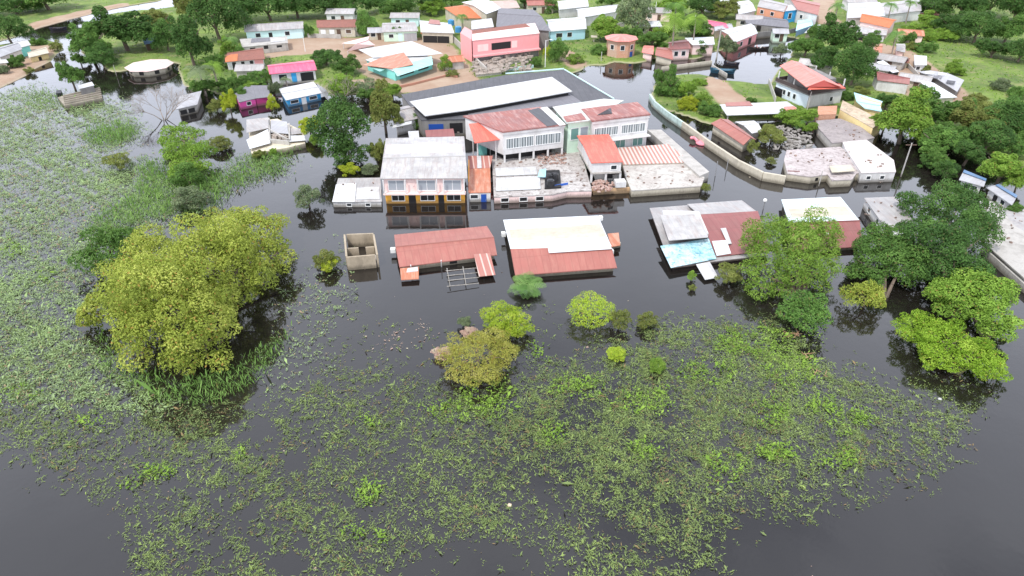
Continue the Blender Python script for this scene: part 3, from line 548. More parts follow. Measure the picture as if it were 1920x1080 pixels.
# market hall
r=block('market_hall','large market hall with dark membrane roof behind the school','hall',[(790,225),(875,223),(1000,205),(1100,196),(1152,187),(1058,130.5),(945,141),(752,177)],3.0,DARKM,DCONC,o=.1,ops=[(0,.3,2.5,.6,1.6,'shut',DBLUE),(0,.75,2.2,.5,1.8,'void')])
sheet(r,[(797,217),(878,206),(1073,171),(1035,144),(905,166),(768,190)],[3.9,3.9,3.9,4.2,4.2,4.2],WHITE,'raised_roof',.14,label='long white raised roof')
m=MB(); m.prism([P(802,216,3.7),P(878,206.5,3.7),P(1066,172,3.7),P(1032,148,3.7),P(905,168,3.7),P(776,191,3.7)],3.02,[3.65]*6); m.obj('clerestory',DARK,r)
sheet(r,[(880,221),(1000,204),(1092,192),(1066,174),(960,190),(876,208)],3.09,GREYM,'roof_panel',.05)
m=MB(); m.seg(P(948,139,3.0),P(1057,130,3.0),3.02,3.25,.15); m.seg(P(1058,131,3.0),P(1151,186,3.0),3.02,3.2,.15); m.obj('parapet',LTEAL,r)
house('shed','small shed with red roof behind the yellow house','shed',[(799,256.5),(853,256),(850,241),(797,244)],(2.0,2.3),'shed',DRED,PCONC,o=.2)
house('shed','tiny white flat roofed shed left of the small red roofed shed','shed',[(767,258),(786,257.5),(785,245),(765,246)],(2.0,2.0),'flat',WHITE,WWALL,o=.1)
house('small_house','small house with curved white porch and faded grey-pink roof beside the tall olive tree','house',[(738,232),(783,222),(772,196),(745,202)],(2.3,2.6),'gx',GREYW,WWALL,zr=3.2,extra=lambda r,E,I:sheet(r,[(735,240),(772,232),(772,222),(742,228)],[1.9,1.9,2.3,2.3],WHITE,'porch_roof'))
q=MB()
for k in range(70):
    c=P(random.uniform(790,870),random.uniform(225,255),.2); q.box((c.x,c.y,.2+random.uniform(0,.5)),(random.uniform(.3,1.2),random.uniform(.2,.8),random.uniform(.1,.6)),random.uniform(0,3))
structure(tag(q.obj('debris',nmat('yard_debris',(.16,.12,.1),(.5,.45,.4),(.1,.08,.07),1.5,4,.5)),'cluttered junk in the yard in front of the market hall','debris'),'stuff')
#@@FAR
# ---------------------------------------------------------------- left side houses
def mg(r,E,I):
    w=MB(); a=P(451,206,0); b=P(479,201,0); c=P(507,195,0); 
house('small_house','magenta house with dark grey roof standing in the flood','house',[(448,192),(480,184.5),(463,160),(439,172)],(1.5,1.7),'shed',GREYM,MAGW,o=.15,ops=[('f',.55,.8,.55,.6,'win')],extra=lambda r,E,I:None)
r=bpy.data.objects.get('small_house.002') or None
rr=[o for o in COL.objects if o.type=='EMPTY'][-1]
sheet(rr,[(480,184.5),(507,181.5),(503,160),(463,160)],[1.5,1.5,1.7,1.7],GREYM,'roof'); q=MB(); q.prism([P(480,185.5,1.4),P(504,182,1.4),P(501,163,1.4),P(466,163,1.4)],-.9,[1.4]*4); q.obj('wall',plaster('shaded_magenta_plaster',(.36,.03,.15),(.2,.03,.1),.2),rr,label='magenta wing wall with shade in its colour'); opening(rr,P(480,185.5,0),P(504,182,0),.5,.8,.5,.55,'win',GLT)  # wing wall: same magenta, darkened in colour for the shaded side
house('small_house','bright blue house with white roof and white door standing in the flood','house',[(536,188),(604,174),(588,153),(523,166)],(1.5,1.7),'gx',WHITE,BLUEW,zr=2.1,ridge=[(528,176),(596,163)],o=.3,ops=[('f',.2,1.5,.55,.55,'win'),('f',.48,.95,-.4,1.65,'door',FRW),('f',.76,1.5,.55,.55,'win')])
q=MB(); q.slab([P(604,176,1.4),P(617,190,.5),P(612,168,.6),P(594,157,1.5)],.06); tag(q.obj('lean_to_sheet',LGREY),'grey sheet leaning against the right side of the bright blue house','roofing')
house('small_house','house with hot pink metal roof between the blue house and the red earth yard','house',[(505,139),(594,131),(587,112),(501,122)],(2.5,2.9),'gx',HPINK,WWALL,zr=3.3,ops=[('f',.25,1.6,.9,1.2,'win'),('f',.5,1.0,.3,1.9,'door',BLUEW),('f',.8,2.6,.4,1.7,'void')])
house('small_house','low red tiled house with white and pink walls left of the earth yard','house',[(422,116),(497,110),(493,89),(422,100)],(2.3,2.6),'gx',ORANGE if False else BTILE,WWALL,zr=3.3,ops=[('f',.18,.8,.4,1.6,'void'),('f',.42,.7,.4,1.6,'void'),('f',.66,.7,.4,1.6,'void'),('f',.86,1.8,.3,1.9,'shut',PINKW)],extra=lambda r,E,I:sheet(r,[(422,116),(445,114),(446,101),(423,103)],[2.37,2.37,3.1,3.1],ORANGE))
house('long_house','long house with mottled grey roof and pale cyan wall','house',[(458,60),(569,53),(570,41),(460,47)],(2.9,3.2),'gx',GREYW,LTEAL,zr=3.9,ops=[('f',.42,.9,.5,1.8,'void'),('f',.2,1.1,1.4,.9,'win'),('f',.72,1.1,1.4,.9,'win')])
house('small_house','white house with dark brown tiled roof at the back of the red earth yard','house',[(594,51.5),(667,50.5),(669,36),(594,38.5)],(3.0,3.3),'gx',BTILE,CREAM,zr=4.0,ops=[('f',.12,1.1,1.4,.9,'win',FRW),('f',.36,1.1,1.4,.9,'win',FRW),('f',.55,1.0,.4,2.0,'door'),('f',.82,1.3,1.4,.9,'win',WOOD)])
r=block('ruined_house','half ruined concrete house with broken flat roof above the low red tiled house','building',[(455,88),(540,80),(538,68),(449,73)],2.3,PCONC,CONC,o=.1,zb=-.2,ops=[(0,.2,1.2,.9,1.0,'void'),(0,.5,1.0,.4,1.7,'void'),(0,.8,1.2,.9,1.0,'void')])
sheet(r,[(470,80),(506,77),(506,70),(472,72)],2.36,GREYM); sheet(r,[(508,79),(535,76),(534,71),(508,73)],2.40,WHITE)
q=MB(); q.seg(P(497,104,0),P(538,99,0),.2,1.4,.2); tag(q.obj('garden_wall',CONC),'low broken concrete wall in front of the half ruined house','wall')
house('canopy','pale pink tent-like canopy in front of the white house with brown roof','canopy',[(650,96),(703,84),(692,68),(641,81)],(1.8,1.8),'gx',plain('pale_pink_canvas',(.80,.58,.55),.8),PPINK,zr=3.0,post=WWALL,zb=.2,ridge=[(668,82),(690,75)])
def tq(r,E,I):
    sheet(r,[(700,108),(797,104),(830,100),(772,77),(672,93)],[2.9,2.9,2.9,3.6,3.3],WHITE,'roof')
    sheet(r,[(745,143),(812,121),(809,105),(736,129)],[2.3,2.3,2.7,2.7],TURQ,'porch_roof')
    sheet(r,[(680,122),(736,129),(775,121),(757,98),(720,106)],[2.6,2.7,2.8,3.2,3.0],RUST)
    sheet(r,[(690,124),(712,134),(730,127),(712,118)],[2.3,2.2,2.3,2.5],TURQ,'awning')
house('large_house','turquoise house with white, rusty and turquoise roofs above the dark market hall','house',[(740,134),(812,112),(775,86),(685,112)],(2.5,2.7),'flat',WHITE,TURQW,o=.25,extra=tq,ops=[('f',.3,4.2,1.0,1.0,'void'),('f',.75,3.2,1.0,1.0,'void')])
q=MB(); 
for a,b in (((743,170),(776,163)),((776,163),(840,147)),((840,147),(858,150))): q.seg(P(*a,0),P(*b,0),.2,.9,.25)
tag(q.obj('garden_wall',plaster('red_earth_wall',(.45,.22,.15),(.3,.2,.15),.5)),'low red-brown wall in front of the turquoise house','wall')
house('small_house','mint green house with grey-white roof and grey garage shutter','house',[(716,60),(784,58),(777,41),(717,43)],(2.9,3.2),'gx',GREYW,MINT,zr=3.7,ops=[('f',.22,1.1,1.4,.8,'win'),('f',.5,1.0,.4,2.0,'door',LTEAL),('f',.8,3.2,.3,2.0,'shut',LGREY)])
house('small_house','white roofed house with a red roof patch and orange tiled porch with dark openings','house',[(789,60),(852,62),(842,43),(786,38)],(3.0,3.2),'gx',WHITE,CREAM,zr=3.8,extra=lambda r,E,I:(sheet(r,[(803,44),(826,46),(824,38),(806,36)],3.9,RED),sheet(r,[(789,63),(838,61),(836,50),(789,52)],[2.5,2.5,3.1,3.1],ORANGE,'porch_roof')),ops=[('f',.25,3.6,.4,1.7,'void'),('f',.68,3.0,.4,1.7,'void')])
for x,y,l in ((846,47,'round blue water tank left on the roof beside the pink building'),(859.5,60,'round blue water tank nearest the pink building')):
    q=MB(); c=P(x,y,3.2); q.tube(c,c+Vector((0,0,1.2)),.85,.8,12); q.tube(c+Vector((0,0,1.2)),c+Vector((0,0,1.4)),.8,.3,12); tag(q.obj('water_tank',plain('blue_plastic',(.03,.19,.36),.4)),l,'water tank','blue tanks on the roof')
def pk(r,E,I):
    sheet(r,[(886,73),(1008,59),(985,44),(885,57)],[5.2,5.2,5.9,5.9],BTILE,'porch_roof')
    a=I[0]; b=I[1]
    q=MB(); q.prism([P(863,62,5.6),P(884,74,5.6),P(886,58,5.6),P(871,50,5.6)],.2,[5.6]*4); q.obj('wall',PINKW,r)
    for t,w,k,mt in ((.15,2.6,'shut',PPINK),(.42,4.8,'void',DARK),(.62,1.4,'shut',PPINK)): opening(r,a,b,t,w,3.0,1.5,k,mt)
    q=MB(); q.wallbox(a,b,.5,(b-a).length,2.0,.35,.0,1.0); q.obj('balcony_floor',PINKW,r)
    q=MB(); q.wallbox(a,b,.5,(b-a).length-.2,-.3,2.2,.01,.06); q.obj('lower_wall',DCONC,r,label='unpainted grey lower wall')
house('pink_building','two-storey pink building with brown-red tiled front roof','building',[(885,76),(1012,62),(1003,43),(886,57)],(5.6,5.6),'flat',PPINK,PINKW,o=.1,extra=pk,zb=-.3)
house('building','white roofed annex directly behind the pink building','building',[(884,55),(926,50),(922,34),(884,39)],(5.2,5.6),'shed',WHITE,WWALL,o=.1)
house('building','building with dark slate roof behind the pink building','building',[(930,50),(1033,58),(1000,18),(935,15)],(5.0,5.4),'gx',GREYM,DCONC,zr=6.0)
house('building','long clean white roof running diagonally behind the pink building','building',[(912,26),(940,16),(905,-2),(866,4)],(5.4,5.4),'gx',CLEAN,CREAM,zr=6.0)
house('building','orange tiled house with a palm in front, left of the pink building','building',[(862,34),(910,34),(870,9),(832,14)],(3.6,3.6),'hip',ORANGE,CREAM,zr=5)
house('building','pale brown roof at the top edge behind the dark slate roof','building',[(925,18),(975,14),(962,0),(915,2)],(4.6,4.6),'gx',plaster('pale_brown_roofing',(.45,.34,.30),(.6,.55,.5),.5),CREAM,zr=5.3)
house('small_house','light blue walled house with white roof right of the pink building','house',[(1030,59),(1100,54),(1096,31),(1024,37)],(3.0,3.2),'gx',WHITE,plaster('sky_blue_plaster',(.42,.68,.76),(.4,.5,.5),.3),zr=4.0,ops=[('f',.25,1.6,1.3,1.0,'win'),('f',.55,1.2,1.3,1.0,'win')])
house('small_house','white roofed house behind the light blue walled house','house',[(1085,34),(1155,22),(1160,8),(1080,17)],(3.0,3.0),'gx',WHITE,WWALL,zr=3.8)
house('small_house','white roofed house at the top edge left of the dark grey-green tree','house',[(1048,18),(1104,12),(1100,-3),(1045,2)],(3.0,3.0),'gx',WHITE,WWALL,zr=3.6)
q=MB(); q.seg(P(838,70,0),P(912,143,0),.2,1.9,.25); tag(q.obj('yard_wall',CONC),'grey concrete yard wall beside the dirt lane','wall')
q=MB(); q.seg(P(947,138,0),P(1000,131,0),.1,1.1,.2); tag(q.obj('yard_wall',LTEAL),'pale cyan low wall behind the market hall','wall')
r=block('ruin','grey ruined foundation with rubble below the pink building','ruin',[(892,140),(940,135),(945,118),(1000,108),(990,94),(885,104)],1.0,nmat('broken_concrete',(.30,.26,.22),(.42,.35,.30),(.12,.1,.09),.7,2.4,.8),CONC,o=.1,zb=-.2)
q=MB()
for k in range(150):
    c=P(random.uniform(885,1000),random.uniform(98,136),1.0); q.box((c.x,c.y,1.0+random.uniform(0,.5)),(random.uniform(.3,1.4),random.uniform(.2,.9),random.uniform(.1,.6)),random.uniform(0,3))
structure(tag(q.obj('rubble',MC['broken_concrete']),'grey rubble lying on the ruined foundation below the pink building','rubble'),'stuff')
# round brick house
c=P(1165,112,0); c.y+=2.8; r=thing('round_house','octagonal orange brick house with salmon roof at the edge of the flood','house',c); w=MB(); n=8
w.prism([(c.x+3.4*math.cos(2*math.pi*(i+.5)/n),c.y+3.4*math.sin(2*math.pi*(i+.5)/n)) for i in range(n)],-.5,[4.3]*n); w.obj('wall',OBRK,r)
m=MB(); pr=[Vector((c.x+4.0*math.cos(2*math.pi*(i+.5)/n),c.y+4.0*math.sin(2*math.pi*(i+.5)/n),4.3)) for i in range(n)]
for i in range(n): m.slab([pr[i],pr[(i+1)%n],Vector((c.x,c.y,5.0))],.12)
m.obj('roof',PINK,r)
W8=[Vector((c.x+3.4*math.cos(2*math.pi*(i+.5)/n),c.y+3.4*math.sin(2*math.pi*(i+.5)/n),0)) for i in range(n)]
for i in range(4,8): opening(r,W8[i],W8[(i+1)%n],.5,.9,2.2,1.0,'win')
opening(r,W8[6],W8[7],.5,1.0,-.3,2.0,'door',DBLUE)
q=MB(); q.tube(P(1180,118,0),P(1180,78,0)+Vector((0,0,0)),.01,.01) ; 
# row right of the round house
def sm(lab,c,z,rm,wm,kind='gx',zr=None,ops=(),**k):
    return house('small_house',lab,'house',c,z,kind,rm,wm,zr=zr,ops=ops,**k)
sm('little rust-red roofed house at the water right of the octagonal house',[(1228,103),(1262,112),(1258,90),(1232,88)],(1.8,2.0),RED,CREAM,zr=2.4)
sm('dark mauve roofed house with pale pink walls at the flooded corner',[(1256,93),(1296,91),(1287,74),(1252,79)],(2.6,2.8),DRED,PPINK,zr=3.2,ops=[('f',.3,.9,1.0,1.0,'win'),('f',.7,.9,1.0,1.0,'win')])
sm('white flat roofed house between the mauve roof and the leaning tree',[(1298,84),(1340,83),(1338,69),(1284,71)],(2.8,2.8),CLEAN,PPINK,kind='flat',ops=[('f',.5,1.2,1.2,1.0,'void'),('r',.5,1.2,1.0,1.0,'win')])
sm('small faded pink roof at the water left of the rust-red roofed house',[(1203,98),(1225,102),(1226,86),(1208,85)],(1.8,1.9),PINK,PPINK,zr=2.3)
sm('narrow hot pink roof under the dark trees near the river',[(1330,48),(1366,52),(1356,42),(1326,37)],(2.6,2.8),HPINK,PPINK,zr=3.1)
sm('white and grey roofed house at the river with salmon front wall',[(1378,80),(1421,62),(1408,44),(1352,57)],(2.4,2.6),WHITE,PINKW,zr=3.0,ops=[('f',.3,1.2,.8,1.0,'win'),('f',.7,1.6,.3,1.6,'void')])
sm('grey sheet roofed shack behind the white and grey riverside roof',[(1340,58),(1375,52),(1368,44),(1338,49)],(2.4,2.4),LGREY,CREAM,zr=2.8)
sm('white curved roof at the top left of the dark riverside row',[(1385,27),(1418,20),(1404,0),(1378,4)],(3,3.2),WHITE,WWALL,zr=3.6)
def row(r,E,I): pass
sm('long dark grey weathered wall-like shed row beside the river mouth',[(1400,44),(1480,52),(1474,36),(1384,24)],(2.2,2.6),GREYM,DCONC,zr=3.0,o=.1,ops=[('f',.3,1.2,.5,1.4,'void'),('f',.75,1.2,.5,1.4,'void')])
sm('orange walled house with greyish white roof above the dark shed row',[(1420,12),(1470,22),(1478,8),(1428,-4)],(4.2,4.4),GREYW,plaster('orange_plaster',(.66,.30,.18),(.4,.25,.2),.4),zr=4.8,o=.15,zb=.2,ops=[('f',.2,1.0,2.6,.9,'win'),('f',.6,1.0,2.6,.9,'win')])
sm('little bright blue walled house beside the orange walled house',[(1470,21),(1496,18),(1496,8),(1472,10)],(3.8,4.0),WHITE,BLUEW,kind='flat',ops=[('f',.5,1.1,1.6,1.4,'win')])
sm('long salmon red roofed house with white wall at the top edge',[(1495,18),(1534,28),(1538,6),(1470,-8)],(4,4.2),RED,WWALL,zr=4.8,ops=[('f',.25,.9,2.0,.9,'win')])
sm('blue awning roofed stall on the river bank below the salmon roof',[(1492,58),(1524,47),(1520,36),(1496,38)],(2.0,2.2),LBLUE,plaster('light_blue_wall',(.30,.45,.68),(.3,.35,.45),.4),zr=2.4)
sm('white pale walled hut right of the blue awning stall',[(1508,62),(1538,57),(1538,46),(1524,48)],(1.8,2.0),WHITE,CREAM,zr=2.2)
q=MB(); 
for a,b in (((1402,74),(1478,67)),((1478,67),(1500,62))): q.seg(P(*a,0),P(*b,0),-.8,1.6,.25)
tag(q.obj('river_wall',DCONC),'dark grey retaining wall along the far river bank','wall')
def auto(lab,px,py,w,d,ang,h,rm,wm,rise=.8,ops=(),kind='gx'):
    c=P(px,py,h); ca,sa=math.cos(ang),math.sin(ang); q=[]
    for a,b in ((-1,-1),(1,-1),(1,1),(-1,1)):
        x=c.x+(a*w*ca-b*d*sa)/2; y=c.y+(a*w*sa+b*d*ca)/2; q.append(proj(x,y,h))
    return house('small_house',lab,'house',q,(h,h+.01),kind,rm,wm,zr=h+rise,ops=ops,zb=-.3)
W2=[('f',.25,1.1,1.3,.9,'win'),('f',.6,.9,.4,1.9,'door')]
auto('small white roofed house right of the octagonal house trees',1212,46,7,5,.1,2.6,WHITE,CREAM,ops=W2)
auto('grey roofed house at the top edge between the round light tree and the palms',1232,20,8,6,-.2,2.8,GREYW,PPINK,ops=W2)
auto('rust roofed house at the top edge, right of the dark slate roof',1012,6,8,6,.1,2.8,RED,CREAM,ops=W2)
auto('white roofed house at the top edge above the olive tree and the riverside row',1345,4,8,6,.1,2.8,WHITE,WWALL,ops=W2)
auto('weathered grey roof peeping out above the long dark grey shed row',1405,34,7,5,-.3,2.6,GREYW,CREAM,ops=W2)
auto('small mint walled stall on the river wall',1462,60,4,3.5,-.1,2.4,LGREY,MINT,ops=W2)
auto('grey roofed shack behind the bus-like white roof',1668,110,7,4,-.7,2.2,GREYW,CONC,ops=W2)
auto('cream walled house with stained roof left of the patchwork shack',1716,148,6,4,-.6,2.3,STAIN,CREAM,ops=W2)
auto('rust roofed shack at the wood foot right of the bright orange roof',1706,62,6,5,-.3,2.3,RUST,PPINK,ops=W2)
auto('grey roofed house at the top edge between the road and the white houses',1612,2,9,5,0,2.8,GREYW,WWALL,ops=W2)
auto('pink walled house with white roof at the top right corner of the village',1735,10,8,5,.1,2.8,WHITE,PINKW,ops=W2)
auto('white roofed hut half hidden under the villa trees',1530,120,7,4,-.5,2.2,STAIN,CONC,ops=W2)
auto('low grey roofed shed behind the dark maroon roof',1650,128,6,3,-.6,2.0,LGREY,CONC)
auto('small house with stained roof at the top edge above the brown roofed white house',640,22,8,6,0,2.8,STAIN,WWALL,ops=W2)
auto('pale roofed house at the top edge above the mint green house',760,30,8,5,0,2.8,GREYW,LTEAL,ops=W2)
auto('grey roofed shed between the mint green house and the pink canopy',708,58,5,4,.1,2.3,LGREY,CREAM,ops=W2)
auto('small rust roofed shed right of the turquoise house by the lane',848,112,5,4,.3,2.2,RUST,CONC)
auto('weathered roof behind the green bank left of the hot pink roof',470,128,6,4,.1,2.2,GREYW,CONC)
for i,(a,b,h,lab) in enumerate((((578,74),(640,76),1.5,'grey yard wall between the two back houses of the red earth yard'),((668,72),(716,66),1.5,'pale yard wall left of the mint green house'),((500,140),(420,122),1.4,'low yard wall below the low red tiled house'),((1120,60),(1170,52),1.5,'grey wall behind the octagonal brick house'),((1560,70),(1600,60),1.5,'pale roadside wall above the tall mango tree'),((1625,118),(1640,140),1.3,'roadside wall left of the bus-like white roof'),((1700,130),(1722,152),1.3,'broken wall above the long bright white roof'),((1335,130),(1362,147),1.0,'white low wall at the top of the walled field'),((1240,134),(1334,122),1.0,'pale fence wall along the flooded end of the walled field'),((1440,160),(1452,196),1.4,'cream wall at the left foot of the villa'))):
    q=MB(); q.seg(P(*a,0),P(*b,0),-.3,h,.2); tag(q.obj('yard_wall',(PCONC,CONC,CREAM)[i%3]),lab,'wall')
# right: upper village
sm('white house with blue and white boxes at the top beside the dirt road',[(1588,34),(1660,30),(1650,4),(1590,6)],(3,3.3),WHITE,WWALL,zr=3.8,ops=[('f',.15,1,1.6,.8,'win')])
sm('second white roofed house right of the road at the top, half behind a palm',[(1655,28),(1728,20),(1722,-2),(1650,6)],(3,3.2),GREYW,WWALL,zr=3.8)
sm('bright orange roofed house on the slope right of the dirt road',[(1612,40),(1668,52),(1682,37),(1616,25)],(3.4,3.6),ORANGE,PPINK,zr=4.2,ops=[('f',.4,1.1,1.6,.9,'win')])
sm('white walled lower house in front of the bright orange roof',[(1606,62),(1662,66),(1664,53),(1608,46)],(2.2,2.4),STAIN,WWALL,zr=2.6,ops=[('f',.15,1.5,.4,1.4,'void')])
sm('small red-orange shack beside the dirt road among the palms',[(1640,98),(1654,99),(1654,82),(1640,82)],(2.0,2.4),RUST,plain('red_paint',(.5,.09,.04),.6),zr=2.6)
sm('mauve and white roofed shack right of the red-orange shack',[(1680,95),(1697,98),(1697,82),(1680,82)],(2.0,2.0),GREYW,PPINK,zr=2.4)
sm('brown roofed low shack left of the tiny white hut',[(1672,112),(1704,118),(1706,110),(1676,102)],(1.8,1.8),BTILE,CREAM,zr=2.2)
sm('tiny white hut with a dark window on the green slope',[(1715,122),(1738,122),(1738,105),(1714,103)],(2.0,2.0),WHITE,WWALL,kind='flat',ops=[('f',.3,.8,.9,.7,'win')])
sm('long narrow bus-like white roof with dark side beside the dirt road',[(1674,136),(1686,134),(1656,113),(1643,116)],(2.2,2.2),CLEAN,DARK,zr=2.35,kind='flat',o=.05)
sm('dark maroon roofed house with white back roof beside the bus-like roof',[(1645,150),(1705,158),(1704,148),(1640,132)],(2.6,3.2),DRED,WWALL,zr=3.5,o=.2)
sm('long bright white roof beneath the green slope',[(1760,184),(1795,182),(1750,155),(1722,150)],(2.6,3.0),CLEAN,CREAM,zr=3.2,kind='shed')
r=sm('grey-white patchwork roofed shack with dark gaps on the green slope',[(1795,172),(1808,150),(1745,132),(1722,134)],(2.4,2.6),LGREY,DCONC,zr=2.9); 
for i,(x,y) in enumerate(((1742,136),(1757,144),(1782,153),(1766,138))): sheet(r,[(x-8,y+2),(x+8,y+4),(x+10,y-1),(x-6,y-3)],[2.95,2.95,3.05,3.05],(WHITE,GREYM,DARKM,WHITE)[i])
# pink roofed villa
def vil(r,E,I):
    a,b=I[0],I[1]
    for t in (.0,.33,.66,1.0):
        for A,B in ((I[0],I[1]),(I[3],I[0])):
            p=A.lerp(B,t); q=MB(); q.tube((p.x,p.y,3.1),(p.x,p.y,5.1),.12,.12); q.obj('pillar',WWALL,r)
    q=MB(); q.prism(ins(I,.7),3.05,[4.7]*4); q.obj('upper_room',DCONC,r)
    sheet(r,[(1517,167.5),(1585,165),(1571,153),(1515,157)],[5.1,5.1,5.7,5.7],BRED,'gable_roof')
c=[(1516,166),(1583,164),(1492,114),(1462,122)]
Vc=[P(1510,207,0),P(1573,197,0),P(1520,170,0),P(1451,181,0)]; base=sum(Vc,Vector())/4; r=thing('villa','two-storey white villa with salmon pink roof and dark upper terrace','house',base)
w=MB(); w.prism(Vc,-.6,[2.85]*4); w.obj('wall',WWALL,r); 
w=MB(); w.wallbox(Vc[3],Vc[0],.5,(Vc[0]-Vc[3]).length,-.6,3.4,.0,.06); w.obj('side_wall',PBLUE,r,label='pale blue side wall')
up=Vector((0,0,1)); cc_=sum(Vc,Vector())/4; m=MB(); m.slab([(p-cc_)*1.08+cc_+up*3.08 for p in Vc],.2); m.obj('terrace_floor',DCONC,r)
w=MB(); 
for i in range(4):
    A=(Vc[i]-cc_)*1.05+cc_; B=(Vc[(i+1)%4]-cc_)*1.05+cc_; w.seg(A,B.lerp(A,.02),3.09,3.75,.12)
w.obj('railing',plain('dark_railing',(.07,.05,.05),.6),r)
w=MB(); w.prism([(p-cc_)*.72+cc_ for p in Vc],3.1,[4.9]*4); w.obj('upper_room',DCONC,r)
for i in range(4):
    for t in (0,.5):
        p=((Vc[i]-cc_)*.98+cc_).lerp((Vc[(i+1)%4]-cc_)*.98+cc_,t); q=MB(); q.tube((p.x,p.y,3.1),(p.x,p.y,5.0),.13,.13); q.obj('pillar',WWALL,r)
m=MB(); e=[P(1512,163,5.1),P(1582,164,5.1),P(1498,116,5.2),P(1462,123,5.2)]; g0=P(1545,150,6.2); g1=P(1484,113,6.2)
m.slab([e[3],e[0],g0,g1],.12); m.slab([e[1],e[2],g1,g0],.12); m.obj('roof',PINK,r)
sheet(r,[(1514,168),(1586,165.5),(1574,157),(1520,159)],[4.7,4.7,5.2,5.2],BRED,'porch_roof')
q=MB(); q.puv([P(1515,163,5.05),P(1580,163,5.05),P(1545,151,6.1)]); q.obj('gable',plain('dark_red_gable',(.35,.06,.05),.7),r)
for t in (.3,.45,.62): opening(r,Vc[3]+Vector((-.1,-.02,0)),Vc[0]+Vector((-.1,-.02,0)),t,.7,1.2,.9,'win')
opening(r,Vc[3]+Vector((-.1,-.02,0)),Vc[0]+Vector((-.1,-.02,0)),.12,2.4,-.2,2.2,'void'); opening(r,Vc[0],Vc[1],.7,.7,1.1,.8,'win')
r=house('carport','white and red sheet carport roof in front of the villa','carport',[(1363,216),(1506,211),(1476,190),(1349,196)],(1.9,2.0),'flat',WHITE,WWALL,post=CONC,o=.3,zb=-.5,extra=lambda r,E,I:(sheet(r,[(1361,199),(1412,198),(1405,190),(1360,192)],2.08,RED),sheet(r,[(1470,208),(1502,208),(1488,199),(1470,200)],2.06,PINK)))
house('small_house','dark red-brown roof behind the compound wall','house',[(1394,272),(1418,262),(1366,224),(1333,231)],(1.4,1.7),'gy',RED,CREAM,zr=2.2)
house('tarpaulin_shelter','white ragged roof right of the dark red-brown yard roof','shelter',[(1410,250),(1430,246),(1414,226),(1378,228)],(1.4,1.5),'gx',WHITE,CONC,zr=1.8)
house('outbuilding','orange brick outbuilding at the foot of the villa','building',[(1533,215),(1568,214),(1570,198),(1534,199)],(2.2,2.2),'flat',OBRK,OBRK,o=.05)
house('small_house','pale blue roofed house with yellow wall beside the dark tree mass','house',[(1622,203),(1654,209),(1655,190),(1601,173)],(2.6,2.8),'gx',LBLUE,YELW,zr=3.4,ridge=[(1606,190),(1650,198)])
house('building','long yellow walled building with dark underside running behind the grey roofs','building',[(1575,205),(1637,240),(1656,226),(1580,188)],(2.4,2.4),'flat',nmat('cluttered_roof',(.55,.45,.32),(.3,.22,.16),(.62,.5,.4),.9,2.8,.7),YELW,o=.05)
# compound building right
block('flooded_compound','flooded compound block with stained pinkish white roofs behind the junction','building',[(1476,325),(1520,331),(1552,327),(1560,338),(1598,336),(1606,325),(1625,324),(1612,300),(1575,275),(1545,277),(1475,281),(1470,300)],1.15,nmat('pinkish_slab',(.48,.43,.42),(.36,.31,.30),(.18,.15,.14),.4,1.6,.7),CREAM,o=.05,ops=[(1,.4,.5,.3,.5,'void')])
block('flooded_compound','bright white roofed block at the right end of the flooded compound','building',[(1615,324),(1680,322),(1676,300),(1625,262),(1580,266),(1585,278)],1.6,nmat('pinkish_white_slab',(.62,.58,.56),(.5,.45,.43),(.3,.26,.24),.4,1.4,.5),WWALL,o=.05,ops=[(0,.25,.6,.5,.5,'win'),(0,.65,.6,.5,.5,'win')])
block('flooded_compound','greyer roofed rear block of the flooded compound','building',[(1560,268),(1625,262),(1640,258),(1615,238),(1575,222),(1530,226),(1535,240)],1.5,nmat('grey_pink_slab',(.33,.29,.28),(.24,.21,.21),(.14,.12,.11),.4,1.4,.6),CONC,o=.05)
q=MB(); q.slab([P(1560,323,1.75),P(1604,320,1.75),P(1594,309,1.75),P(1555,311,1.75)],.1); tag(q.obj('roof_canopy',CREAM),'raised pale canopy slab over the compound entrance','canopy')
pts=[(1219,176),(1228,190),(1250,208),(1280,228)]; q=MB()
for a,b in zip(pts,pts[1:]): q.seg(P(*a,1.3),P(*b,1.3),-.9,1.3,.35)
tag(q.obj('compound_wall',TEALW),'mossy teal section of the long compound wall standing in the water','wall')
pts=[(1281,228.5),(1330,264),(1385,300),(1432,323),(1474,330)]; q=MB(); r=thing('compound_wall','cream section of the long compound wall with small vent windows','wall',P(1385,300,0))
for a,b in zip(pts,pts[1:]): q.seg(P(*a,1.3),P(*b,1.3),-.9,1.3,.4)
q.obj('wall',CREAM,r)
for i,(k,t) in enumerate(((0,.2),(0,.6),(0,.95),(1,.35))):
    A=P(*pts[k],0); B=P(*pts[k+1],0); d=(B-A).normalized(); n=Vector((d.y,-d.x,0)); opening(r,A+n*.2,B+n*.2,t,.6,.55,.45,'void')
q=MB(); q.seg(P(1474,334,0),P(1496,335,0),-.9,1.2,.25); g=tag(q.obj('gate',plain('maroon_gate',(.16,.05,.04),.6)),'dark maroon barred gate where the compound wall meets the block','gate')
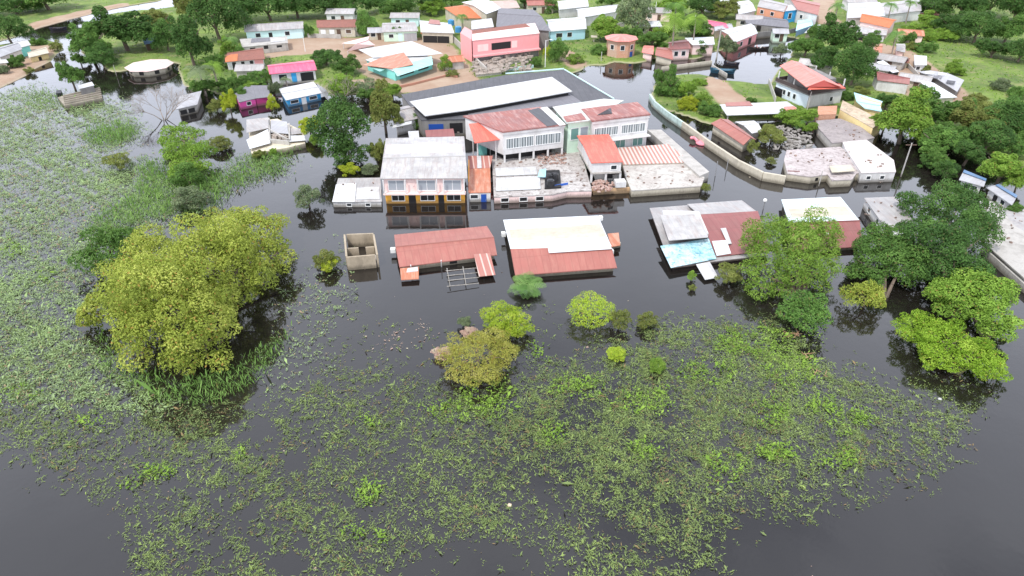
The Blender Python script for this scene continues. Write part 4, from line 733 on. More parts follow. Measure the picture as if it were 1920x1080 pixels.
# left islets
c=P(272,141,0); c.y+=3; r=thing('octagon_house','octagonal house with faded pinkish white roof on the grassy islet','house',c); w=MB(); W8=[Vector((c.x+4.3*math.cos(2*math.pi*(i+.5)/8),c.y+4.6*math.sin(2*math.pi*(i+.5)/8),0)) for i in range(8)]
w.prism(W8,-.6,[1.35]*8); w.obj('wall',CREAM,r); m=MB(); pr=[Vector(((p.x-c.x)*1.15+c.x,(p.y-c.y)*1.15+c.y,1.35)) for p in W8]
for i in range(8): m.slab([pr[i],pr[(i+1)%8],Vector((c.x,c.y,2.3))],.1)
m.obj('roof',nmat('faded_pink_roof',(.72,.62,.58),(.66,.42,.40),(.8,.76,.7),.35,2,.4),r)
for i in (4,5,6,7): opening(r,W8[i],W8[(i+1)%8],.5,1.0,.3,.75,'void')
sm('small shed with weathered grey sheet roof behind the bare tree',[(330,205),(370,196),(378,170),(336,180)],(1.5,1.9),LGREY,PCONC,kind='shed',zb=-.6,ops=[('f',.25,1.2,.2,.8,'void'),('f',.7,1.2,.2,.8,'void')])
sm('blue roofed shed under the large trees of the left islet',[(271,83),(297,79),(293,67),(266,72)],(2.1,2.3),BLUES,WOOD,kind='shed')
sm('faded pink sheet roof behind the blue roofed shed',[(272,67),(316,57),(310,51),(268,60)],(2.2,2.4),GREYW,WOOD,kind='shed')
sm('house with slate blue front roof and white back roof at the left edge',[(-2,108),(42,92),(30,80),(-14,92)],(2.4,3.0),LGREY,WWALL,zr=3.3,ops=[('f',.5,1.2,.4,1.5,'void')])
sm('white roofed house with turquoise wall at the left edge near the river bend',[(28,92),(58,84),(48,75),(26,78)],(2.6,2.8),WHITE,TURQW,zr=3.3)
sm('low cream roofed hut alone on the left bank',[(54,108),(92,99),(86,88),(52,98)],(1.7,1.8),CREAM,YELW,zr=2.2,ops=[('f',.5,.7,.4,.9,'void')])
sm('pale roof just showing at the left edge below the slate blue roof',[(-16,120),(16,117),(10,112),(-16,114)],(2.0,2.1),WHITE,CREAM,zr=2.4)
# boathouse / wooden barge
E=[P(121,196,.9),P(191,182,.9),P(187,163,.9),P(118,178,.9)]; r=thing('barge','old grey wooden barge with a white canopy moored in the marsh','barge',Vector((E[0].x+3,E[0].y+2,0)))
m=MB(); bow=P(108,182,.8); m.prism([E[0],E[1],E[2],E[3]],-.4,[.75]*4); m.prism([E[3],bow,E[0]][::-1],-.4,[.75]*3); m.obj('hull',WOODG,r)
for k in range(5):
    q=MB(); A=E[0].lerp(E[3],k/5+.08); B=E[1].lerp(E[2],k/5+.08); q.seg(A,B,.76,1.05,.28); q.obj('plank',WOODG,r)
sheet(r,[(148,167),(177,160),(172,153),(146,160)],[2.0,2.0,2.0,2.0],WHITE,'canopy'); q=MB(); q.prism([P(150,168,1.9),P(176,162,1.9),P(172,156,1.9),P(148,162,1.9)],.7,[1.85]*4); q.obj('cabin',DCONC,r)
q=MB(); q.prism([P(106,179,.5),P(116,178,.5),P(116,172,.5),P(107,173,.5)],-.1,[.9]*4); tag(q.obj('crate',DARK),'dark box floating off the left end of the barge','crate')
# white broken building mid left
r=thing('derelict_building','derelict white building with broken roofs and beige front wall in the flood','building',P(515,270,0))
w=MB(); a=[(471,291),(540,280),(572,272),(570,250),(520,226),(464,232)]; w.prism([P(x,y-4,.8) for x,y in a],-.9,[.75]*6); w.obj('wall',BEIGE,r)
sheet(r,[(468,279),(507,268),(502,242),(462,262)],[1.3,1.2,1.6,1.7],CLEAN,'roof'); sheet(r,[(462,249),(504,240),(503,220),(462,224)],[1.5,1.5,1.9,1.9],GREYW,'roof')
sheet(r,[(507,248),(541,251),(538,228),(508,225)],[1.3,1.3,1.5,1.5],LGREY,'roof'); sheet(r,[(540,266),(573,263),(571,254),(542,254)],[1.1,1.1,1.3,1.3],WHITE,'roof'); sheet(r,[(541,253),(565,250),(560,241),(541,240)],[1.1,1.1,1.2,1.2],GREYW,'roof')
for a_,b_ in (((504,222),(506,262)),((506,244),(540,262)),((542,232),(543,262)),((506,262),(542,266))):
    q=MB(); q.seg(P(*a_,1.3),P(*b_,1.3),-.5,1.45,.25); q.obj('inner_wall',PCONC,r)
q=MB()
for k in range(40):
    c=P(random.uniform(510,540),random.uniform(250,264),1.0); q.box((c.x,c.y,1.0+random.uniform(0,.3)),(random.uniform(.2,1.2),random.uniform(.15,.4),.12),random.uniform(0,3))
structure(tag(q.obj('rubble',MC['broken_concrete']),'grey rubble inside the derelict white building','rubble'),'stuff')
# far right striped houses
def blu(lab,c,z): 
    return sm(lab,c,z,LGREY,WWALL,kind='shed',ops=[('f',.35,.8,.3,.9,'void'),('f',.7,.8,.6,.6,'win')],extra=lambda r,E,I:[sheet(r,[(0,0)]*0 or [c[3],c[2],((c[2][0]*.75+c[1][0]*.25),(c[2][1]*.75+c[1][1]*.25)),((c[3][0]*.75+c[0][0]*.25),(c[3][1]*.75+c[0][1]*.25))][::-1],[z[1]+.05-.0]*4,BLUES,'roof_band')])
blu('white house with blue striped roof in the trees at the right edge',[(1798,337),(1845,350),(1850,335),(1808,318)],(1.6,1.9))
blu('second grey-white house with blue roof band at the far right edge',[(1850,352),(1898,385),(1908,366),(1872,345)],(1.5,1.8))
# ---------------------------------------------------------------- boats, poles and small things
def hull(root,name,c,L_,w_,h_,ang,mt):
    m=MB(); n=9; top=[];bot=[]
    for i in range(n):
        t=i/(n-1)*2-1; ww=w_/2*(1-abs(t)**2.6)+.03; zz=h_*(1+.5*t*t)
        top.append(((t*L_/2,-ww,zz),(t*L_/2,ww,zz))); bot.append(((t*L_/2*.9,-ww*.6,-.1),(t*L_/2*.9,ww*.6,-.1)))
    R=lambda p:(c[0]+p[0]*math.cos(ang)-p[1]*math.sin(ang),c[1]+p[0]*math.sin(ang)+p[1]*math.cos(ang),c[2]+p[2])
    for i in range(n-1):
        for s_ in (0,1):
            q=[R(bot[i][s_]),R(bot[i+1][s_]),R(top[i+1][s_]),R(top[i][s_])]; m.poly(q if s_==0 else q[::-1])
        fl=lambda b,t_: tuple((x*.7+y*.3) for x,y in zip(b,t_))
        m.poly([R(fl(bot[i][0],top[i][0])),R(fl(bot[i+1][0],top[i+1][0])),R(fl(bot[i+1][1],top[i+1][1])),R(fl(bot[i][1],top[i][1]))])
    m.poly([R(bot[0][0]),R(top[0][0]),R(top[0][1]),R(bot[0][1])]); m.poly([R(bot[-1][1]),R(top[-1][1]),R(top[-1][0]),R(bot[-1][0])])
    o=m.obj('hull',mt,root)
    for t in (-.25,.25):
        q=MB(); q.box(R((t*L_,0,h_*.8)),(.3,w_*.85,.06),ang); q.obj('seat',WOOD,root)
def person(loc,lab,shirt,sit=True,ang=0,grp=None):
    r=None; bm=bpy.data.meshes.new('person'); 
    v=[(0,0,.0),(0,0,.28),(0,0,.52),(0,0,.62),(0,.02,.80),(.2,0,.48),(.27,.12,.25),(.2,.3,.18),(-.2,0,.48),(-.27,.12,.25),(-.2,.3,.18),(.1,.35,.05),(.12,.45,-.3),(-.1,.35,.05),(-.12,.45,-.3)]
    e=[(0,1),(1,2),(2,3),(3,4),(2,5),(5,6),(6,7),(2,8),(8,9),(9,10),(0,11),(11,12),(0,13),(13,14)]
    bm.from_pydata(v,e,[]); o=bpy.data.objects.new('person',bm); COL.objects.link(o); o.location=loc; o.rotation_euler=(0,0,ang)
    md=o.modifiers.new('skin','SKIN'); rad=[.15,.15,.14,.06,.11,.07,.05,.035,.07,.05,.035,.085,.06,.085,.06]
    for i,k in enumerate(rad): bm.skin_vertices[0].data[i].radius=(k,k)
    bm.skin_vertices[0].data[0].use_root=True; sb=o.modifiers.new('sub','SUBSURF'); sb.levels=sb.render_levels=1
    bm.materials.append(shirt); tag(o,lab,'person',grp); h=MB(); h.ball((0,.01,.86),.115); hh=h.obj('hair',DARK); hh.parent=o; return o
SHW=plain('white_shirt',(.7,.68,.65),.8); SHR=plain('faded_pink_shirt',(.6,.3,.28),.8)
c=P(1423,93,0); r=thing('canoe','dark open canoe on the pale river carrying two people','canoe',c); hull(r,'canoe',(c.x,c.y,.05),5.2,1.2,.45,.1,plain('dark_hull',(.03,.025,.025),.5))
person((c.x+.6,c.y,.45),'person in white shirt sitting at the right of the canoe',SHW,ang=1.4); person((c.x-.7,c.y,.45),'person in pale pink shirt sitting at the left of the canoe',SHR,ang=-1.6)
c=P(1354,137,0); r=thing('moored_boat','dark teal covered boat moored at the edge of the green field','boat',c); hull(r,'b',(c.x,c.y,.05),5.5,1.9,.7,-.25,plain('teal_hull',(.02,.07,.11),.5)); m=MB(); q=Vector((c.x,c.y,0)); m.box((c.x,c.y,.72),(4.2,1.4,.12),-.25); m.obj('cover',plain('teal_cover',(.03,.10,.15),.6),r)
c=P(1371,122,0); r=thing('moored_boat','black moored boat under the leaning riverside tree','boat',c); hull(r,'b',(c.x,c.y,.05),3.6,1.3,.5,-.4,plain('black_hull',(.02,.02,.03),.5))
c=P(88*1+110-88+0,57-.5,0)
c=P(110,56,0); r=thing('moored_boat','small black boat on the pale water by the far green bank','boat',c); hull(r,'b',(c.x,c.y,.05),4.5,1.3,.5,.15,plain('black_hull',(.02,.02,.03),.5))
# pink float
c=P(1316,270,0); r=thing('pink_float','pink inflatable float on the water beside the compound wall','float',c)
m=MB(); m.ball((c.x,c.y,.18),1.05,14,8,.38); o=m.obj('body',plain('pink_vinyl',(.80,.25,.30),.35),r,smooth=True); m=MB()
pp=[(c.x-.7,c.y+.4,.35),(c.x-1.15,c.y+.9,.75),(c.x-1.6,c.y+1.1,.65)]
for a_,b_ in zip(pp,pp[1:]): m.tube(a_,b_,.27,.22,8)
m.ball(pp[2],.25,8,6); m.obj('neck',plain('pink_vinyl',(.80,.25,.30),.35),r,smooth=True)
def pole(px,py,h,lab,lamp=None,arm=False,r0=.11,mt=None,cat='pole',grp=None,nm='utility_pole'):
    b=P(px,py,0); r=thing(nm,lab,cat,b,grp); m=MB(); m.tube((b.x,b.y,-.5),(b.x,b.y,h),r0,r0*.75,8); m.obj('shaft',mt or PCONC,r)
    if arm: m=MB(); m.box((b.x,b.y,h-.3),(1.6,.12,.12)); m.obj('crossarm',WOOD,r)
    if lamp=='globe': m=MB(); m.ball((b.x,b.y,h+.2),.28); m.obj('lamp',FRW,r,smooth=True)
    if lamp=='arm': m=MB(); m.tube((b.x,b.y,h-.1),(b.x+.9,b.y,h+.2),.05,.04); m.obj('lamp_arm',MET,r); m=MB(); m.box((b.x+1.1,b.y,h+.2),(.6,.22,.12)); m.obj('lamp',FRW,r)
pole(1689,331,5.3,'tall pale utility pole with crossarm right of the flooded compound',arm=True)
pole(1535,349,2.4,'pole stub sticking out of the water in front of the compound gate',r0=.08)
pole(1341,330,2.4,'thin leaning-looking pole rising from the water right of the round bush',r0=.07,mt=MET)
pole(1362,319,1.8,'thin pole stub in the water near the cream compound wall',r0=.07,mt=MET)
pole(1431,392,1.1,'short post with white globe lamp in front of the grey and red roofs',lamp='globe',r0=.08,mt=MET,nm='street_lamp',cat='street lamp')
pole(1022,130,6.2,'tall white pole behind the dark market hall',lamp='arm',r0=.1,mt=FRW,nm='street_lamp',cat='street lamp')
pole(1343,112,7.0,'tall square concrete pole beside the leaning riverside tree',arm=True,r0=.2)
pole(1300,62,4.6,'thin white pole among the palms near the top',r0=.08,mt=FRW)
pole(1227,40,5.2,'white pole in front of the dense trees at the top',r0=.08,mt=FRW)
pole(1512,212,4.0,'grey pole at the corner of the white villa',r0=.1,mt=CONC)
pole(1580,232,3.0,'cream pole beside the yellow walled building',r0=.1,mt=CREAM)
pole(219,143,2.4,'thin pale pole standing on the grassy islet',r0=.07)
pole(573,100,3.5,'thin white post standing on the red earth yard',r0=.08,mt=FRW)
pole(1127,118,2.5,'pale post with small white box at the bank left of the octagonal brick house',r0=.1,mt=PCONC)
q=MB(); b=P(1113,82,0); q.tube((b.x,b.y,.2),(b.x,b.y,1.6),.18,.15,8); q.box((b.x,b.y,1.75),(1.5,1.5,.25)); tag(q.obj('fountain',CREAM),'pale mushroom-shaped stand on the grass left of the octagonal brick house','stand')
for x,y,l in ((955,947,'pale tan scrap floating in the middle of the front plant mat'),(1762,748,'white scrap floating under the lime green bush')):
    q=MB(); b=P(x,y,.06); q.slab([b+.5*Vector(v) for v in ((-.3,-.2,0),(.25,-.25,.02),(.35,.15,.08),(-.05,.25,.12),(-.3,.1,.03))],.04); tag(q.obj('floating_scrap',plain('tan_plastic' if x<1000 else 'white_plastic',(.55,.42,.3) if x<1000 else (.4,.4,.38),.7)),l,'litter')
# ---------------------------------------------------------------- trees
def rnd_unit(n,rng):
    v=rng.normal(size=(n,3)); return v/np.linalg.norm(v,axis=1,keepdims=True)
def leaves(C,N,size,asp,rng,tint,jit=.5):
    """diamond leaves: centres C, preferred normals N"""
    n=len(C); Nn=N+jit*rng.normal(size=(n,3)); Nn/=np.linalg.norm(Nn,axis=1,keepdims=True)
    r=rnd_unit(n,rng); U=np.cross(Nn,r); U/=np.linalg.norm(U,axis=1,keepdims=True)+1e-9; V_=np.cross(Nn,U)
    s=(size*rng.uniform(.6,1.35,n))[:,None]; a=U*s/2; b=V_*s*asp/2
    V=np.stack([C-a,C+b-a*.1,C+a,C-b-a*.1],1).reshape(-1,3); Q=np.arange(4*n).reshape(n,4); return V,Q,tint
def crown_pts(rng,blobs,nlobe,nleaf,lobe=.38,under=-.6):
    """blobs: (cx,cy,cz,rx,ry,rz). returns points, normals, tints"""
    Lc=[];Lr=[];Lt=[]; vol=np.array([float(b[3]*b[4]+b[4]*b[5]) for b in blobs]); vol/=vol.sum()
    for b,f in zip(blobs,vol):
        k=max(3,int(nlobe*f)); d=rnd_unit(k*3,rng); d=d[d[:,2]>under][:k]; c=np.array(b[:3],float); R=np.array(b[3:6],float)
        rr=rng.uniform(.50,.86,len(d))[:,None]; Lc.append(c+d*rr*R); m=(R[0]+R[1])/2; lv=rng.uniform(.75,1.3,len(d)); Lr.append(np.stack([np.full(len(d),m),np.full(len(d),m),np.full(len(d),max(R[2],.55*m))],1)*rng.uniform(lobe*.6,lobe*1.15,len(d))[:,None]); Lt.append(np.clip(rng.normal(.5,.2,len(d)),0,1))
        Lc.append(c[None]); Lr.append((R*.62)[None]); Lt.append(np.array([.4]))
    Lc=np.concatenate(Lc);Lr=np.concatenate(Lr);Lt=np.concatenate(Lt)
    w=Lr[:,0]*Lr[:,2]; idx=rng.choice(len(Lc),nleaf,p=w/w.sum()); d=rnd_unit(nleaf,rng); d[:,2]=np.where(d[:,2]<-.2,-d[:,2]*rng.uniform(-.6,1,nleaf),d[:,2])
    d/=np.linalg.norm(d,axis=1,keepdims=True); p=Lc[idx]+d*Lr[idx]*rng.uniform(.72,1.08,nleaf)[:,None]**1
    keep=np.ones(nleaf,bool)
    for j in range(len(Lc)):
        q=(p-Lc[j])/Lr[j]; ins_=(q*q).sum(1)<.42; keep&=~(ins_&(idx!=j))
    p=p[keep];d=d[keep];idx=idx[keep]
    t=np.clip(Lt[idx]*.65+rng.uniform(0,1,len(p))*.35,.06,1); t[rng.uniform(0,1,len(t))<.035]=0; nrm=d*.8+np.array([0,0,.35]); return p,nrm,t
def make_mesh(name,V,Q,t):
    me=bpy.data.meshes.new(name); npmesh(me,V,Q,t); me.materials.append(LM['md']); return me
PROTO={}
def proto(kind,i):
    k=(kind,i)
    if k in PROTO: return PROTO[k]
    rng=np.random.default_rng(100+i*7+len(kind))
    if kind=='round': b=[(0,0,0,1,1,1)]; a=(34,17000,.32); sz=.070
    elif kind=='dense': b=[(0,0,0,1,1,1)]; a=(60,14000,.24); sz=.065
    elif kind=='loose': b=[(-.35,-.1,0,.62,.62,.75),(.38,.2,.1,.6,.6,.8),(.05,-.35,-.15,.6,.55,.6),(0,.3,.3,.5,.5,.6)]; a=(42,16000,.28); sz=.072
    elif kind=='airy': b=[(0,0,0,1,1,1)]; a=(22,6500,.27); sz=.085
    elif kind=='cone': b=[(0,0,-.5,.85,.85,.5),(0,0,0,.6,.6,.5),(0,0,.5,.35,.35,.5)]; a=(30,11000,.34); sz=.075
    p,n,t=crown_pts(rng,b,*a[:2],lobe=a[2]); V,Q,t=leaves(p,n,np.full(len(p),sz),.6,rng,t); PROTO[k]=make_mesh('crown',V,Q,t); return PROTO[k]
def trunk(root,c0,c1,r0,limbs,rx,rz,rng,m=BARK,name='trunk'):
    q=MB(); mid=c0.lerp(c1,.45)+Vector((rng.uniform(-.1,.1)*rx,rng.uniform(-.1,.1)*rx,0)); q.tube(c0,mid,r0,r0*.75,7); q.tube(mid,c1,r0*.75,r0*.4,7)
    for i in range(limbs):
        a=2*math.pi*i/limbs+rng.uniform(0,1); e=mid+Vector((math.cos(a)*rx*.6,math.sin(a)*rx*.6,(c1.z-mid.z)*rng.uniform(.6,1.2)+rz*.1)); h_=mid.lerp(e,.5)+Vector((0,0,rz*.08)); q.tube(mid,h_,r0*.5,r0*.35,5); q.tube(h_,e,r0*.35,r0*.12,5)
    q.obj(name,m,root)
def solve(cx,cy,hw,hh,lift,zg=0.):
    hc=hh/10.
    hw*=1.10; hh*=1.08
    for _ in range(6):
        c=P(cx,cy,hc); zc=c.y*cT+(H-hc)*sT; pm=F/zc; R=hw/pm; dep=math.atan2(H-hc,math.hypot(c.x,c.y)); v=(hh/pm)**2-(R*math.sin(dep))**2; Rz=math.sqrt(max(v,0))/math.cos(dep); Rz=min(max(Rz,.55*R),1.7*R); hc=zg+Rz*.70+lift*R*.4
    return P(cx,cy,hc),R,Rz
TC=[0]
def tree(lab,cx,cy,hw,hh,col,pk='round',lift=.25,nm='tree',cat='tree',group=None):
    TC[0]+=1; rng=random.Random(TC[0]*13); c,R,Rz=solve(cx,cy,hw,hh,lift); zg=landz(c.x,c.y)
    r=thing(nm,lab,cat,Vector((c.x,c.y,zg)),group)
    me=proto(pk,TC[0]%3); o=bpy.data.objects.new('crown' if nm!='bush' else 'foliage',me); COL.objects.link(o); o.parent=r; o.location=(0,0,c.z-zg); o.scale=(R,R,Rz); o.rotation_euler=(0,0,rng.uniform(0,6.28)) 
    o.material_slots[0].link='OBJECT'; o.material_slots[0].material=LM[col]
    trunk(r,Vector((c.x,c.y,-.4)),Vector((c.x,c.y,c.z+Rz*.3)),max(.06,R*.07),4,R,Rz,rng,name='trunk' if nm!='bush' else 'stem'); return r
def bigtree(lab,blobs,col,nleaf,leaf,lift=.3,nlobe=60,base=None,asp=.5,cat='tree',nm='tree',under=-.6,lobe=.34,seed=1,jit=.5):
    rng=np.random.default_rng(seed); B=[]
    for (cx,cy,hw,hh) in blobs:
        c,R,Rz=solve(cx,cy,hw,hh,lift); B.append((c.x,c.y,c.z,R,R,Rz))
    cx=np.mean([b[0] for b in B]); cy=np.mean([b[1] for b in B]); 
    if base: bb=P(*base,0); cx,cy=bb.x,bb.y
    r=thing(nm,lab,cat,Vector((cx,cy,0)))
    p,n,t=crown_pts(rng,B,nlobe,nleaf,lobe=lobe,under=under); V,Q,t=leaves(p,n,np.full(len(p),leaf),asp,rng,t,jit); V=V-np.array([cx,cy,0]); me=make_mesh('crown',V,Q,t); me.materials[0]=LM[col]
    o=bpy.data.objects.new('crown',me); COL.objects.link(o); o.parent=r
    q=MB(); Rm=max(b[3] for b in B); r0=Rm*.07
    for b in B:
        e=Vector((b[0],b[1],b[2])); s=Vector((cx,cy,-.5)); m1=s.lerp(e,.35); m1.z=max(1.,b[2]*.35); q.tube(s,m1,r0,r0*.7,7); q.tube(m1,e,r0*.7,r0*.3,6)
        for k in range(3):
            a=rng.uniform(0,6.28); f=e+Vector((math.cos(a)*b[3]*.6,math.sin(a)*b[3]*.6,b[5]*.25)); q.tube(m1.lerp(e,.7),f,r0*.35,r0*.1,5)
    q.obj('trunk',BARK,r); return r
# the big trees
LM['lm']=leafmat('lime_leaves',(.13,.24,.02),(.26,.42,.04),(.40,.54,.08))
bigtree('huge golden-olive spreading tree standing in the flooded marsh',[(320,590,112,108),(400,500,100,92),(475,442,72,58),(285,490,88,62),(505,485,48,48),(375,610,84,80),(385,655,62,46),(420,420,60,36),(340,540,110,90),(440,520,60,80)],'bg',150000,.27,lift=.1,nlobe=330,base=(390,600),lobe=.26,seed=3,asp=.5)
bigtree('mid green tree half behind the left side of the huge golden-olive tree',[(205,470,55,45),(240,450,40,30)],'md',9000,.34,base=(215,500),nlobe=40,seed=4)
bigtree('drooping brownish olive branch mass at the left foot of the huge golden-olive tree',[(190,582,45,36),(165,600,30,22),(225,560,35,30)],'bg',4600,.30,base=(240,600),nlobe=30,seed=5,lift=.5)
bigtree('large feathery yellow-green tree in front of the pale cyan roof',[(1450,455,62,55),(1520,450,60,55),(1445,520,55,38),(1530,505,55,42),(1490,480,70,60),(1425,540,38,22)],'lt',46000,.27,base=(1500,560),nlobe=120,seed=6,asp=.4,lift=.3,lobe=.34)
bigtree('tall dark green tree with twisting crown right of the feathery tree group',[(1725,390,42,36),(1790,400,58,55),(1815,440,45,50),(1760,470,62,60),(1790,510,55,50),(1720,430,35,30)],'dk',46000,.28,base=(1790,600),nlobe=90,seed=7,lift=.3,lobe=.38)
bigtree('mid green tree between the feathery tree and the tall dark tree',[(1655,465,52,42),(1640,500,48,32),(1690,500,45,38)],'md',24000,.28,base=(1660,560),nlobe=60,seed=8,lift=.25,lobe=.38)
bigtree('leafy yellow-green tree right of the tall dark tree above the lime bush',[(1850,555,60,48),(1870,600,42,40),(1800,560,55,42),(1830,520,40,28)],'lt',30000,.29,base=(1850,640),nlobe=70,seed=9,lobe=.38,lift=.2)
bigtree('yellow-green tree in the marsh below the bare tree',[(345,252,36,24),(335,285,38,28),(368,290,36,26),(350,312,40,24),(320,268,24,20)],'lt',14000,.30,lift=.1,base=(348,335),nlobe=60,seed=20,lobe=.3)
bigtree('broad lime green bush-like tree spreading over dark water at the right',[(1722,615,52,36),(1775,640,65,48),(1825,668,60,45),(1850,690,38,28),(1760,660,50,36)],'lm',34000,.24,base=(1790,700),nlobe=120,seed=10,lift=.15,asp=.35,lobe=.25)
bigtree('bright lime rounded bush left of the ochre bush top',[(945,598,46,32),(965,612,38,26)],'br',16000,.19,base=(950,625),nlobe=60,seed=11,lift=.1,nm='bush',cat='bush',asp=.3,lobe=.25)
bigtree('ochre and yellow bush in the middle of the front plant mat',[(895,665,72,36),(860,680,42,30),(925,655,50,32),(900,690,50,28)],'oc',24000,.20,base=(900,715),nlobe=90,seed=12,lift=.2,nm='bush',cat='bush',asp=.3,lobe=.25)
bigtree('bright lime dome bush below the white and red roofed house',[(1108,581,44,33)],'br',13000,.18,base=(1110,600),nlobe=90,seed=13,lift=.05,nm='bush',cat='bush',asp=.3,lobe=.28)
bigtree('dense round green bush below the feathery tree',[(1511,588,46,42)],'md',9000,.24,base=(1511,615),nlobe=60,seed=14,lift=.05,nm='bush',cat='bush',lobe=.26)
bigtree('spiky olive-yellow star-shaped bush right of the dense round bush',[(1620,557,38,32)],'bg',3600,.34,base=(1620,575),nlobe=26,seed=15,lift=.1,nm='bush',cat='bush',asp=.25,lobe=.3)
tree('loose olive shrub beside the lime dome bush',1161,600,20,22,'ol','airy',.1,'bush','bush')
tree('small yellow-green bush floating alone under the lime dome bush',1156,664,19,14,'br','dense',.05,'bush','bush')
tree('small lime bush on the plant mat right of the lone yellow-green bush',1232,686,19,16,'lt','dense',.05,'bush','bush')
tree('thin spiky olive shrub at the edge of the plant mat near the lime dome bush',1215,602,22,18,'ol','airy',.1,'bush','bush')
tree('pale ochre ragged bush in the water left of the roofless hut',612,488,24,22,'ol','airy',.1,'bush','bush')
tree('small yellow tuft at the foot of the ragged bush left of the roofless hut',614,497,18,16,'yl','airy',.05,'bush','bush')
tree('grey-green shrub reflected in black water right of the marsh',578,370,28,24,'gr','airy',.3,'bush','bush')
tree('small green seedling tree near the white awning of the aqua stained house',1297,518,9,11,'lt','airy',.1,'bush','bush')
tree('tiny seedling just below the small seedling tree by the aqua stained house',1299,540,8,7,'ol','airy',.1,'bush','bush')
tree('brown-green sparse shrub below the white front awning',1368,515,26,22,'ol','airy',.1,'bush','bush')
tree('round mustard green bush at the corner of the dirty-white roofed hall',1323,353,9.5,10,'ol','dense',.0,'bush','bush')
tree('green ragged shrub at the left rim of the ochre bush',873,605,14,13,'gr','airy',.1,'bush','bush')
tree('pale dead grey shrub behind the left of the ochre bush',828,662,18,12,'pk','airy',.2,'bush','bush')
tree('pale dead twiggy shrub between the lime bush and the ochre bush',880,622,16,12,'pk','airy',.2,'bush','bush')
